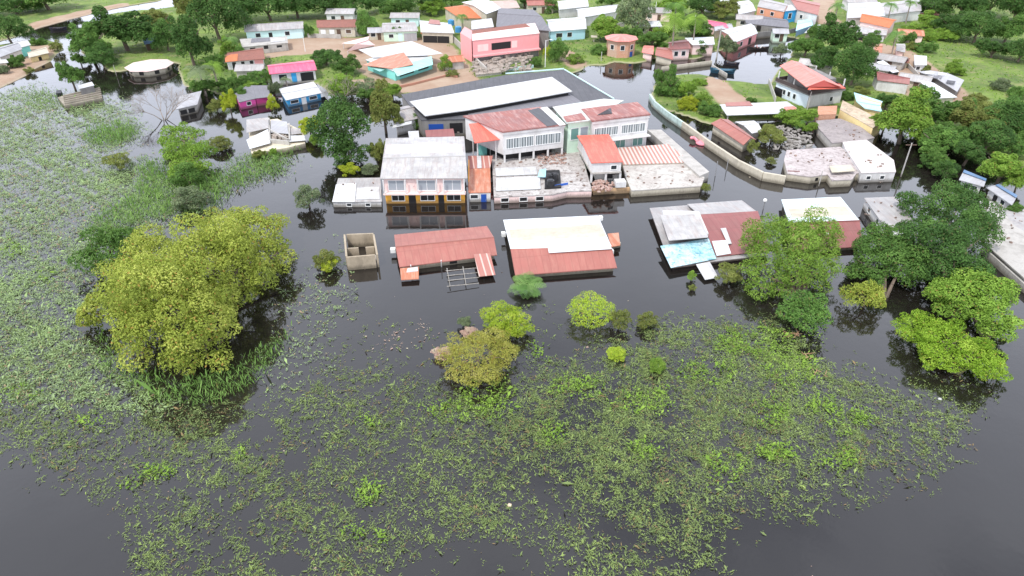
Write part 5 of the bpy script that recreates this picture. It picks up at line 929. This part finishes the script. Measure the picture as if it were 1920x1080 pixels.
TR=[('dark round tree at the left edge on the far bank',15,58,32,28,'dk','round'),('dark tree clump in the top left corner',25,5,40,20,'dk','round'),('green tree at the top left behind the far bank field',85,-8,50,18,'md','loose'),('yellowish tree at the top left beside the corner clump',60,8,25,12,'lt','airy'),
('large dark green tree of the left islet, its middle crown',230,58,60,44,'dk','loose'),('second green tree of the left islet, nearest the river',165,82,40,38,'md','loose'),('olive topped tree of the left islet, furthest right',292,45,40,31,'ol','loose'),('low green tree of the left islet beside the grassy lawn',190,105,28,22,'dk','round'),
('green tree standing in water behind the wooden barge',133,143,27,28,'md','loose'),('little round bush on the sandy point by the river bend',107,88,12,12,'ol','airy'),('green bush behind the turquoise walled house on the left bank',72,80,16,10,'md','loose'),('green shrub below the cream hut on the left bank',28,118,20,14,'md','loose'),('bluish green shrub at the left edge below the pale roof',5,132,14,12,'gr','loose'),('small brown shrub at the water edge of the left bank',55,133,10,7,'ol','airy'),
('very tall dark tree left of the long mottled roof house',355,82,42,52,'dk','loose'),('dark tree behind the very tall dark tree, reaching the top edge',405,35,48,52,'dk','round'),('olive leafed tall tree at the top left of the village',350,12,32,32,'ol','loose'),('dark tree at the top edge above the long mottled roof, first from left',455,12,42,34,'dk','loose'),('dark tree at the top edge above the long mottled roof, second from left',505,12,40,30,'dk','round'),('dark tree at the top edge between the two back houses',555,8,38,30,'dk','loose'),('dark tree at the top edge behind the brown roofed white house',610,6,42,28,'dk','round'),('dark tree with pale trunk right behind the brown roofed white house',655,8,36,28,'dk','loose'),('round green tree right of the brown roofed white house',690,48,20,26,'md','round'),('leafy green tree at the top above the mint green house',745,16,38,24,'md','loose'),('dark green tree at the top edge right of the leafy tree',790,2,36,20,'dk','round'),('bright green tree at the top left of the orange tiled house',812,14,28,17,'lt','loose'),('small green tree beside the wall of the long mottled roof house',580,60,10,16,'md','loose'),('green bush left of the low red tiled house',408,118,24,20,'md','loose'),
('light green bushy tree left of the low red tiled house',428,90,18,20,'lt','airy'),('green bank of shrubs below the low red tiled house, left part',432,160,26,20,'md','loose'),('green bank of shrubs below the low red tiled house, right part',482,148,30,16,'md','loose'),('yellow-green tree beside the magenta house',430,192,18,24,'yl','loose'),('dry olive bush left of the yellow-green tree by the magenta house',405,200,16,14,'ol','airy'),('light green shrubs above the magenta house roof',470,165,22,12,'lt','loose'),('green shrub between the magenta roof and the hot pink roof',515,168,14,18,'gr','loose'),('golden bush between the magenta house and the blue house',511,196,12,18,'yl','airy'),
('dark green tree right of the hot pink roof, upper',610,108,32,18,'dk','loose'),('green banana-like clump right of the hot pink roof',650,125,30,20,'md','loose'),('light green shrubs above the round dark tree',640,160,32,22,'lt','airy'),('grey-green shrubs right of the blue house',690,165,28,16,'gr','airy'),('green hedge behind the round dark tree',690,178,24,12,'md','loose'),('orange-brown flowering shrub beside the hot pink roof house',566,135,10,10,'oc','airy'),
('large round dark green tree between the derelict building and the yellow house',640,245,52,58,'dk','round'),('tall olive tree between the round dark tree and the market hall',720,208,38,50,'ol','loose'),('bright yellow-green tree at the left of the large round dark tree',580,238,22,22,'yl','loose'),('lower yellow-green bush at the foot of the large round dark tree',592,262,15,15,'lt','loose'),('small round green tree in the yard by the market hall',782,229,14,16,'md','dense'),('bush pressed against the back left corner of the yellow house',708,285,20,24,'ol','loose'),('dark shrubs in the black water below the large round dark tree',655,290,42,26,'dk','airy'),('orange flowered spiky plant behind the white annex',655,318,20,10,'yl','airy'),('grey-green spiky plants right behind the white annex',693,318,18,12,'gr','airy'),
('brown-topped thin tree in the left marsh',222,302,26,14,'ol','airy'),('low brown bush on the water right of the marsh tree',410,270,24,11,'ol','dense'),('low green bush in the tall grass below the marsh tree',350,330,30,26,'md','airy'),('dark fallen shrub above the huge tree',352,375,38,16,'gr','airy'),('little olive bush at the base of the derelict building',485,290,16,8,'ol','loose'),('little green bush right at the base of the derelict building',512,285,10,8,'lt','loose'),
('round light green tree right of the light blue walled house',1138,52,38,26,'lt','loose'),('tall grey-green tree at the top centre',1190,28,34,42,'gr','airy'),('dense dark green bush beside the grey ruin',1046,100,18,24,'md','round'),('yellow flowering shrub between the ruin and the dense bush',1028,100,9,14,'yl','airy'),('green tree at the top behind the light blue walled house',1028,12,18,14,'md','round'),('green tree behind the octagonal house, left',1180,66,26,18,'md','loose'),('green tree behind the octagonal house, right',1225,72,28,18,'md','loose'),('green tree at the top edge left of the palms',1260,12,36,24,'lt','loose'),('green tree under the palms',1300,52,34,22,'md','loose'),('dark green tree at the top edge right of the palms',1320,12,34,22,'dk','round'),('olive green tree above the narrow hot pink roof',1358,18,32,20,'ol','loose'),('shrubs between the palms and the mauve roofed house',1240,62,24,10,'lt','loose'),('dark shrub behind the white flat roofed house',1318,62,20,9,'dk','loose'),
('round bush before the white flat roofed house',1316,92,14,15,'md','dense'),('leaning grey-green tree growing out of the river',1364,88,25,21,'gr','loose'),
('pointed dark green tree at the corner of the walled field',1258,152,25,36,'md','cone'),('green shrub under the pointed tree at the teal wall',1238,170,14,18,'md','loose'),('olive shrub behind the teal wall, upper',1285,168,24,20,'lt','loose'),('brown-yellow shrub behind the teal wall, middle',1290,195,22,18,'yl','loose'),('green shrub behind the teal wall, lower right',1330,208,24,18,'md','loose'),('light shrub behind the teal wall beside the carport',1318,190,22,18,'lt','airy'),('green weeds by the gate of the walled field',1310,155,16,8,'lt','loose'),('round green bush in the flooded yard left of the compound',1448,254,24,19,'ol','round'),('bright bushes below the carport',1492,222,36,12,'lt','loose'),('bright round bush below the villa, right of the carport bushes',1520,240,16,15,'lt','loose'),('small mustard bush in the flooded yard near the cream wall',1412,276,12,14,'ol','airy'),('little weeds at the gate end of the cream wall',1446,302,12,6,'ol','airy'),('tree at the left end of the carport',1350,240,10,8,'lt','airy'),
('tall dark green mango tree left of the dirt road, upper crown',1570,72,42,42,'dk','loose'),('dark green tree lower right of the tall mango tree',1602,128,36,40,'dk','round'),('green tree left of the tall mango tree at the river',1510,88,32,24,'md','loose'),('dark tree behind the villa roof',1548,115,34,30,'dk','loose'),('grey-green shrub in the river left of the mango trees',1465,95,16,12,'gr','airy'),('small bush at the roadside behind the blue roofed house',1612,172,16,10,'ol','airy'),
('broad bright green tree right of the yellow walled building, left crown',1700,225,58,52,'lt','loose'),('broad bright green tree right of the yellow walled building, upper crown',1735,205,52,40,'md','loose'),('green tree below the broad bright tree',1760,262,48,34,'md','loose'),('olive tree right of the broad bright green tree',1830,230,50,40,'ol','loose'),('dark tree at the right edge below the green slope',1890,230,45,42,'dk','round'),('dark green tree above the blue striped house',1815,285,38,30,'dk','loose'),('light yellow-green tree at the right edge above the blue striped house',1880,318,48,36,'lt','loose'),('green tree at the right edge, middle',1905,275,34,28,'md','loose'),('small dark tree between the pole and the blue striped house',1775,322,24,20,'dk','airy'),
('dark tree in the top right wood, leftmost at the top edge',1755,8,34,26,'dk','round'),('dark tree in the top right wood, second at the top edge',1805,10,38,28,'dk','loose'),('dark tree in the top right wood, third at the top edge',1860,5,38,28,'dk','round'),('dark tree in the top right corner',1910,15,34,32,'dk','loose'),('dark tree in the top right wood, second row left',1790,48,36,26,'dk','loose'),('dark tree in the top right wood, second row middle',1835,55,38,30,'dk','round'),('dark tree in the top right wood, second row right',1890,58,38,30,'md','loose'),('dark tree in the top right wood, lowest middle',1865,92,34,20,'dk','loose'),('dark tree in the top right wood, lowest at the right edge',1915,98,30,24,'dk','round'),('lighter bush at the left foot of the top right wood',1745,42,32,16,'lt','loose'),('small light bush beside the white houses at the top right',1712,55,20,12,'lt','airy'),('light bush at the slope edge under the top right wood',1770,66,28,14,'lt','loose'),
('green bush in front of the bright orange roofed house',1637,72,20,13,'md','loose'),('green bush above the tiny white hut',1735,90,22,14,'md','loose'),('olive bush below the tiny white hut',1730,128,16,11,'ol','loose'),('bright shrub on the slope above the patchwork shack',1790,130,24,16,'lt','loose'),('grey dry shrub on the slope',1875,160,22,14,'gr','airy'),('green shrub under the long bright white roof',1830,188,24,14,'ol','loose'),('green bush left of the tiny white hut',1712,88,14,10,'ol','airy'),('yellowish bush between the shacks by the dirt road',1690,118,14,9,'yl','airy'),('green bush at the right edge of the slope',1910,175,22,16,'md','loose')]
TR+=[('dense green tree filling the bank above the utility pole',1790,215,40,32,'md','loose'),('dark green tree behind the light yellow-green tree at the right edge',1850,262,40,34,'dk','round'),('green tree between the broad bright tree and the olive tree',1785,250,34,28,'md','loose'),('light green tree by the right end of the green slope foot',1925,240,34,34,'lt','loose'),('green tree leaning over the water right of the utility pole',1760,300,30,22,'md','loose'),('green tree filling the gap behind the pink canopy',735,62,20,16,'md','loose'),('dark tree at the top edge over the mint green house',712,4,30,22,'dk','loose'),('dark tree at the top edge above the pink building',845,0,30,16,'md','round'),('dark tree at the top edge over the pale brown roof',985,-2,34,16,'dk','loose'),('green tree at the top edge left of the tall grey-green tree',1150,-2,34,20,'md','loose'),('dark green tree at the back of the left islet, touching the top group',310,72,26,30,'dk','round'),('green shrub row on the left side of the left islet',150,112,18,14,'md','loose'),('leafy green bush right of the yellow-green tree by the magenta house',445,178,20,16,'md','loose'),('dark green bush under the palms left of the low red tiled house',380,165,26,20,'md','loose'),('green tree just above the low red tiled house',452,98,14,16,'md','loose'),
('bright green bush left of the mint green house',700,62,14,14,'lt','loose'),('green bush between the turquoise house and the dirt lane',835,122,14,18,'lt','airy'),('green shrub at the corner of the turquoise house yard',850,140,14,9,'ol','airy'),('green hedge at the left end of the dark market hall',735,170,26,10,'lt','loose'),('green bush at the right end of the ruin',1005,118,16,14,'md','loose'),('bright shrub on the bank behind the market hall',1080,112,20,10,'lt','airy'),('green shrub on the bank left of the octagonal brick house',1125,95,20,12,'md','airy'),('green bush between the two little red roofs at the water',1240,84,14,9,'md','loose'),('dense green tree over the path at the top, left of the mango tree',1530,62,20,18,'md','loose'),('dark green tree right of the tall mango tree, at the road',1618,100,24,30,'dk','round'),('dense green bush behind the teal wall, far end',1240,148,15,20,'md','loose'),('dark green tree behind the carport',1410,188,10,8,'md','loose'),('green tree at the left end of the yellow walled building',1588,180,16,12,'md','loose'),('dark green tree just right of the pale blue roof',1665,190,24,18,'dk','loose'),('green tree crowding the right end of the yellow walled building',1660,230,26,24,'lt','loose'),('olive bush at the foot of the pole beside the compound',1745,305,22,16,'dk','airy'),('green bush below the blue striped house',1800,360,24,14,'md','loose'),('green bush at the right edge under the second blue striped house',1905,395,20,16,'md','loose'),('green tree at the right edge over the broken grey roof',1912,340,26,26,'lt','loose'),('green bush right of the orange roof on the slope',1700,72,18,14,'md','loose'),('bright shrub on the upper green slope',1740,68,22,9,'lt','airy'),('green shrub at the far right of the slope',1905,205,26,16,'md','loose'),('olive shrub among the slope weeds',1850,205,24,14,'ol','airy')]
for (l,x,y,w_,h_,c_,k_) in TR:
    b=('bush' in l or 'shrub' in l or 'plant' in l or 'weed' in l); tree(l,x,y,w_,h_,c_,k_,lift=(.0 if b else .3),nm='bush' if b else 'tree',cat='bush' if b else 'tree')
# palms
def palm(lab,px,py,h,fl,col='fr',nf=13,droop=.9,cat='palm tree',nm='palm_tree',seed=0,trunk_r=.16):
    rng=random.Random(seed+px); top=P(px,py,h); zg=landz(top.x,top.y); r=thing(nm,lab,cat,Vector((top.x,top.y,zg)))
    q=MB(); q.tube((top.x+.3,top.y,zg-.4),(top.x+.1,top.y,h*.5),trunk_r*1.2,trunk_r,7); q.tube((top.x+.1,top.y,h*.5),top,trunk_r,trunk_r*.8,7); q.obj('trunk',DBARK,r)
    for i in range(nf):
        a=2*math.pi*i/nf+rng.uniform(-.2,.2); up_=rng.uniform(.15,.9); m=[];L2=fl*rng.uniform(.8,1.1); C_=[];N_=[];T_=[]; d=np.array([math.cos(a),math.sin(a),0]); s=np.array([-math.sin(a),math.cos(a),0]); V=[];Q=[];n=12
        for k in range(n):
            u=k/n; u2=(k+1)/n; f=lambda u:np.array(top)+d*L2*u*(1-.15*u)+np.array([0,0,L2*(up_*u-droop*u*u)]); p=f(u);p2=f(u2)
            for sg in (-1,1):
                wd=fl*.26*math.sin(math.pi*min(1,u*.85+.15))**.7+.05; e=p2+s*sg*wd+np.array([0,0,-wd*.5])+d*wd*.35; i0=len(V); V+= [p,(p+p2)/2,e,e-(p2-p)*.35]; Q.append([i0,i0+1,i0+2,i0+3])
        V=np.array(V)-np.array([top.x,top.y,zg]); me=bpy.data.meshes.new('frond'); npmesh(me,V,np.array(Q),np.full(len(Q),rng.uniform(.2,1))); me.materials.append(LM[col]); o=bpy.data.objects.new('frond',me); COL.objects.link(o); o.parent=r
palm('grey-green palm left of the low red tiled house',372,128,5.5,3.6,'gr'); palm('second lighter palm right beside the grey-green palm',398,122,5.0,2.8,'lt'); palm('small palm in front of the orange tiled house',866,28,5,2.4,'fr')
palm('tall yellowing coconut palm above the mauve roofed house',1266,34,9,4.2,'lt'); palm('tall green coconut palm left of the narrow hot pink roof',1305,32,8,3.8,'lt'); palm('coconut palm at the top edge over the white pole',1268,8,10,4,'md'); palm('palm beside the dirt road at the top',1571,10,6,2.8,'fr'); palm('palm in front of the white houses at the top right',1672,8,6,2.4,'fr'); palm('green palm right of the bright orange roofed house',1682,62,6,2.8,'fr'); palm('second palm at the top right before the white houses',1708,4,6,2.2,'md'); palm('light palm at the left side of the long mottled roof house',432,72,4,2.4,'fr')
palm('dark green spiky palm clump at the front corner of the white and red roofed house',988,534,1.0,2.3,'fr',nf=24,droop=.55,cat='palm clump',nm='palm_clump',trunk_r=.1); palm('small spiky plant in front of the hot pink roofed house',535,148,2.2,1.8,'gr',nf=10); palm('spiky shrub palm by the carport bushes',1500,228,1.5,1.5,'fr',nf=10)
# bare trees
def bare(lab,px,py,h,spread,seed,depth=5,nm='bare_tree'):
    rng=random.Random(seed); b=P(px,py,0); r=thing(nm,lab,'bare tree',b); q=MB()
    def br(p,d,L_,rr,k):
        e=p+d*L_; q.tube(p,e,rr,rr*.65,5 if k>2 else 4)
        if k==0: return
        for i in range(3 if k>1 else 3):
            nd_=(d+Vector((rng.uniform(-1,1),rng.uniform(-1,1),rng.uniform(-.35,.55)))*spread).normalized(); br(e,nd_,L_*rng.uniform(.6,.88),rr*.58,k-1)
    for a in range(4):
        br(Vector((b.x,b.y,-.4)),Vector((math.cos(a*1.7+.4)*.75,math.sin(a*1.7+.4)*.6,.75)).normalized(),h*.34,h*.017,depth)
    q.obj('branches',DBARK,r)
bare('wide leafless grey tree in the water left of the weathered grey shed',308,225,6.3,.8,5); bare('small leafless tree behind the wooden barge tree',178,112,6,.7,8,4); bare('leafless twiggy tree between the blue house and the olive tree',640,186,5,.7,9,4)
# fallen orange branches
for x,y,l in ((1490,628,'orange-brown dead branches floating beside the dense round bush'),(1518,668,'reddish dead branch floating in the middle of the branch trail'),(1534,700,'small orange-brown dead branch furthest down the branch trail')):
    q=MB(); b=P(x,y,.12); rng=random.Random(x)
    for k in range(10 if x<1500 else 6): a=rng.uniform(0,3.14); L_=rng.uniform(.3,.8); o_=b+Vector((rng.uniform(-.7,.7),rng.uniform(-.5,.5),0)); q.tube(o_,o_+Vector((math.cos(a)*L_,math.sin(a)*L_,rng.uniform(0,.25))),0.04,.02,4)
    tag(q.obj('dead_branch',plain('orange_deadwood',(.34,.20,.12),.8)),l,'branch','dead branches on the plant mat')
q=MB(); rng=random.Random(5)
for k in range(140):
    b=P(rng.uniform(1452,1520),rng.uniform(238,280),.2); q.box((b.x,b.y,rng.uniform(.05,.5)),(rng.uniform(.2,1.6),rng.uniform(.1,.5),rng.uniform(.05,.3)),rng.uniform(0,3))
structure(tag(q.obj('yard_junk',nmat('grey_timber_junk',(.30,.28,.26),(.16,.14,.12),(.5,.48,.45),1.5,4,.5)),'grey timber and rubble heaped in the flooded yard of the compound','debris'),'stuff')
# loose junk lying on the flat roofs
q=MB(); rng=random.Random(77)
for (x0,x1,y0,y1,z_,k_) in ((930,1030,282,312,1.08,60),(1060,1105,285,350,1.08,30),(1175,1310,312,345,1.08,45),(725,870,262,290,4.6,0),(1480,1610,285,320,1.18,60),(1590,1670,272,315,1.62,30),(1530,1620,235,262,1.52,35),(1860,1915,385,460,1.33,40),(1620,1710,375,425,1.52,30),(630,710,338,372,1.05,16)):
    for k in range(k_//3):
        b=P(rng.uniform(x0,x1),rng.uniform(y0,y1),z_); q.box((b.x,b.y,z_+.06),(rng.uniform(.1,.45),rng.uniform(.08,.3),rng.uniform(.05,.2)),rng.uniform(0,3))
structure(tag(q.obj('roof_junk',nmat('junk_colours',(.10,.08,.07),(.34,.2,.14),(.5,.48,.45),2.,4,.5)),'small bricks, blocks and scraps lying on the flat roofs','debris'),'stuff')
# ---------------------------------------------------------------- water plants
def plants(name,lab,polys,n,col,size,asp,zr,tilt,seed,base_d=1.,nz=(5.,.25),tintc=.5,clump=0,jpx=14,shift=0.,stand=0.,fine=0):
    rng=np.random.default_rng(seed); X=rng.uniform(-125,125,n); Y=rng.uniform(14,230,n); px,py=proj(X,Y,np.zeros(n)); ok=(py<1230)&(py>100)&(px>-350)&(px<2250); X=X[ok];Y=Y[ok];px=px[ok];py=py[ok]; m=len(X)
    jx=px+rng.normal(size=m)*jpx; jy=py+rng.normal(size=m)*jpx*.6; D=np.zeros(m)
    for p,d in polys: D=np.maximum(D,inpoly(jx,jy,p)*d)
    nn=lnoise(X,Y,nz[0]); n2=lnoise(X+31,Y-17,nz[0]*3.1); D=D*np.clip(base_d+nz[1]*2*nn+nz[1]*1.5*n2+shift,0,1.5); k=rng.uniform(0,1,m)<D; X=X[k];Y=Y[k]; m=len(X)
    dens=np.clip((lnoise(X*1.0,Y*1.0,1.3)+lnoise(X+7,Y-3,.7))*.5+.62,0,1) if fine else np.ones(m); k=rng.uniform(0,1,m)<dens**1.6; X=X[k];Y=Y[k]; m=len(X)
    t=np.clip(tintc+.22*lnoise(X-9,Y+5,7)+rng.normal(size=m)*.16,0,1)
    if clump:
        ca=np.repeat(rng.uniform(0,6.28,m),clump); cs=rng.normal(size=m*clump)*.20; cw=rng.normal(size=m*clump)*.07; X=np.repeat(X,clump)+cs*np.cos(ca)-cw*np.sin(ca); Y=np.repeat(Y,clump)+cs*np.sin(ca)+cw*np.cos(ca); t=np.clip(np.repeat(t,clump)+rng.normal(size=m*clump)*.1,0,1); m*=clump
    Z=rng.uniform(zr[0],zr[1],m); a=rng.uniform(0,2*math.pi,m); el=np.clip(np.abs(rng.normal(size=m))*tilt+stand,0,1.5)
    U=np.stack([np.cos(a)*np.cos(el),np.sin(a)*np.cos(el),np.sin(el)],1); W_=np.stack([-np.sin(a),np.cos(a),rng.normal(size=m)*.3],1); s=(size*np.exp(rng.normal(size=m)*.42))[:,None]
    c=np.stack([X,Y,Z],1); b0=c; b1=c+U*s; mid=c+U*s*.5+np.array([0,0,1])*s*.08; w=W_*s*asp/2
    V=np.stack([b0-w*.3,mid-w,b1,mid+w],1).reshape(-1,3); Q=np.arange(4*m).reshape(m,4); me=bpy.data.meshes.new(name); npmesh(me,V,Q,t); me.materials.append(LM[col]); o=bpy.data.objects.new(name,me); COL.objects.link(o); structure(o,'stuff'); o['label']=lab; print(name,m); return o
LM['tg']=leafmat('fresh_marsh_grass_leaves',(.10,.20,.04),(.19,.34,.08),(.30,.46,.13),.35)
LM['wm']=leafmat('marsh_plant_leaves',(.20,.27,.14),(.31,.41,.19),(.38,.54,.17),.25)
LM['wf']=leafmat('water_weed_leaves',(.11,.15,.06),(.215,.285,.10),(.36,.47,.13),.25)
FRONT=[(-300,640),(0,560),(120,620),(200,680),(330,765),(480,755),(560,740),(640,700),(700,690),(820,735),(960,765),(985,700),(1050,690),(1120,665),(1200,625),(1240,612),(1340,605),(1450,600),(1490,650),(1560,680),(1640,715),(1740,760),(1800,765),(1760,830),(1650,880),(1560,925),(1400,950),(1340,1010),(1350,1240),(1080,1240),(1060,1050),(960,1010),(800,1010),(740,1050),(700,1240),(340,1240),(255,1010),(250,960),(400,930),(250,910),(90,850),(0,800),(-300,780)]
MARSH=[(-350,215),(0,190),(50,168),(120,196),(200,186),(245,215),(255,245),(232,268),(300,320),(420,330),(470,300),(545,295),(520,325),(430,350),(400,380),(300,420),(160,520),(140,620),(200,700),(330,770),(0,760),(-350,780)]
FSP=[(560,720),(600,600),(640,560),(700,580),(760,640),(860,620),(1000,560),(1050,600),(1060,690),(900,760),(640,760)]
plants('floating_water_weed','mat of short olive floating water weed covering the front water',[(FRONT,.50),([(1200,620),(1450,605),(1640,740),(1620,860),(1300,900),(1000,820),(960,770),(1050,690)],.9),(FSP,.05),([(1700,700),(1860,740),(1760,900),(1400,1000),(1500,900)],.2),([(740,1000),(1060,1000),(1100,1240),(700,1240)],.04),([(-300,600),(60,560),(260,960),(0,860),(-300,900)],.18)],4200000,'wf',.165,.24,(-.03,.06),.30,21,base_d=.60,nz=(3.2,.30),tintc=.36,jpx=24,clump=8,fine=1)
plants('marsh_plants','pale grey-green floating marsh plants over the left water',[(MARSH,.62),([(540,540),(640,440),(660,560),(620,680),(520,760),(480,700)],.12)],3400000,'wm',.18,.32,(-.02,.12),.35,22,base_d=.70,nz=(7,.30),tintc=.35,jpx=18,clump=6,fine=1)
TALL=[([(170,238),(250,232),(258,252),(236,268),(190,272),(160,262)],.9),([(270,300),(330,318),(440,322),(545,296),(530,325),(440,352),(400,395),(330,400),(250,420),(150,450),(180,410),(260,360)],.85),([(180,600),(230,680),(330,720),(460,680),(540,620),(535,660),(470,730),(380,765),(300,755),(200,700)],.8),([(560,280),(420,300),(440,320),(520,310)],.5),([(60,170),(200,190),(140,200),(40,195)],.3)]
plants('tall_marsh_grass','taller fresh green marsh grass around the marsh trees and the huge tree',TALL,2200000,'tg',.40,.15,(.0,.3),.3,23,base_d=1.0,nz=(4,.25),tintc=.55,jpx=9,stand=.7)
def blob(x,y,rx,ry,n=14): return [(x+rx*math.cos(6.283*i/n)*random.uniform(.75,1.15),y+ry*math.sin(6.283*i/n)*random.uniform(.75,1.15)) for i in range(n)]
GP=[(1085,725,50,22,.5),(1035,815,26,22,.8),(1205,845,30,16,.8),(1450,770,40,30,.6),(1460,850,40,18,.7),(1480,690,55,40,.45),(1410,640,70,30,.55),(690,790,22,10,.7),(690,925,22,22,.6),(670,1000,26,18,.7),(722,1008,18,16,.6),(295,885,40,13,.8),(240,908,16,10,.9),(450,850,13,6,.9),(40,740,40,20,.3),(1590,790,50,30,.4),(1370,870,40,30,.4),(1570,860,40,22,.6),(910,740,70,30,.35),(880,760,50,20,.4),(1010,830,30,10,.3),(1245,735,12,10,.8),(30,470,24,12,.5),(90,520,28,12,.35),(165,790,40,16,.3),(1008,660,14,24,.4),(1350,905,30,12,.5),(1540,760,30,20,.5),(850,770,60,22,.5),(930,765,40,26,.6),(1200,760,60,26,.4),(1325,700,60,30,.4),(1440,800,14,8,.9),(1530,620,24,18,.3)]
plants('bright_water_plants','brighter green leafy clumps rising from the floating weed',[(blob(*g[:4]),g[4]) for g in GP],1500000,'lt',.17,.5,(.03,.30),.5,24,base_d=.75,nz=(1.8,.35),tintc=.55,jpx=7,clump=4)
plants('dry_water_plants','pinkish dry water plants floating between the hut and the ochre bush',[(blob(735,640,38,16),.8),(blob(792,622,13,20),.9),(blob(905,578,22,8),.5)],900000,'pk',.17,.4,(.01,.06),.2,25,jpx=8,clump=2,base_d=.4)
plants('floating_debris_specks','tiny pale specks of floating scum on the open water',[([(-200,300),(2100,300),(2100,1200),(-200,1200)],.003)],200000,'pk',.16,.8,(.012,.02),.02,26,jpx=1)
# land cover
def cover(name,lab,polys,n,col,size,seed):
    rng=np.random.default_rng(seed); X=rng.uniform(-190,190,n); Y=rng.uniform(85,255,n); px,py=proj(X,Y,np.full(n,.4)); D=np.zeros(n)
    for p,d in polys: D=np.maximum(D,inpoly(px+rng.normal(size=n)*6,py+rng.normal(size=n)*3,p)*d)
    D*=np.clip(.6+.9*lnoise(X,Y,6),0,1); xi=np.clip(np.searchsorted(gx,X),1,len(gx)-1); yi=np.clip(np.searchsorted(gy,Y),1,len(gy)-1); hz=HZ[yi,xi]; k=(rng.uniform(0,1,n)<D)&(hz>.1)&(drt[yi,xi]<.45); X=X[k];Y=Y[k];hz=hz[k]
    m=len(X); c=np.stack([X,Y,hz+.1*rng.uniform(0,1,m)+.05],1); N=np.zeros((m,3)); N[:,2]=.6; t=np.clip(.5+.3*lnoise(X,Y,4)+rng.normal(size=m)*.15,0,1); V,Q,t=leaves(c,N,np.full(m,size),.45,rng,t,.9); me=bpy.data.meshes.new(name); npmesh(me,V,Q,t); me.materials.append(LM[col]); o=bpy.data.objects.new(name,me); COL.objects.link(o); structure(o,'stuff'); o['label']=lab; print(name,m)
cover('grass','rough grass and weeds on the village ground and the green slope',[(LAND[2],.5),(LAND[3],.7),(LAND[0],.15),([(1700,60),(1960,110),(1960,230),(1700,180)],.9)],140000,'lt',.45,31)
cover('weeds','darker low weeds and brambles between the houses',[([(330,60),(440,110),(700,110),(700,178),(590,150),(400,190),(340,170)],.8),([(1000,70),(1140,60),(1150,120),(1060,130)],.7),([(1190,50),(1400,40),(1300,85),(1200,85)],.6),([(1690,50),(1760,90),(1780,130),(1700,110)],.7),([(1240,140),(1320,140),(1350,230),(1260,210)],.8),([(1600,60),(1720,60),(1760,130),(1680,120)],.6)],90000,'md',.7,32)
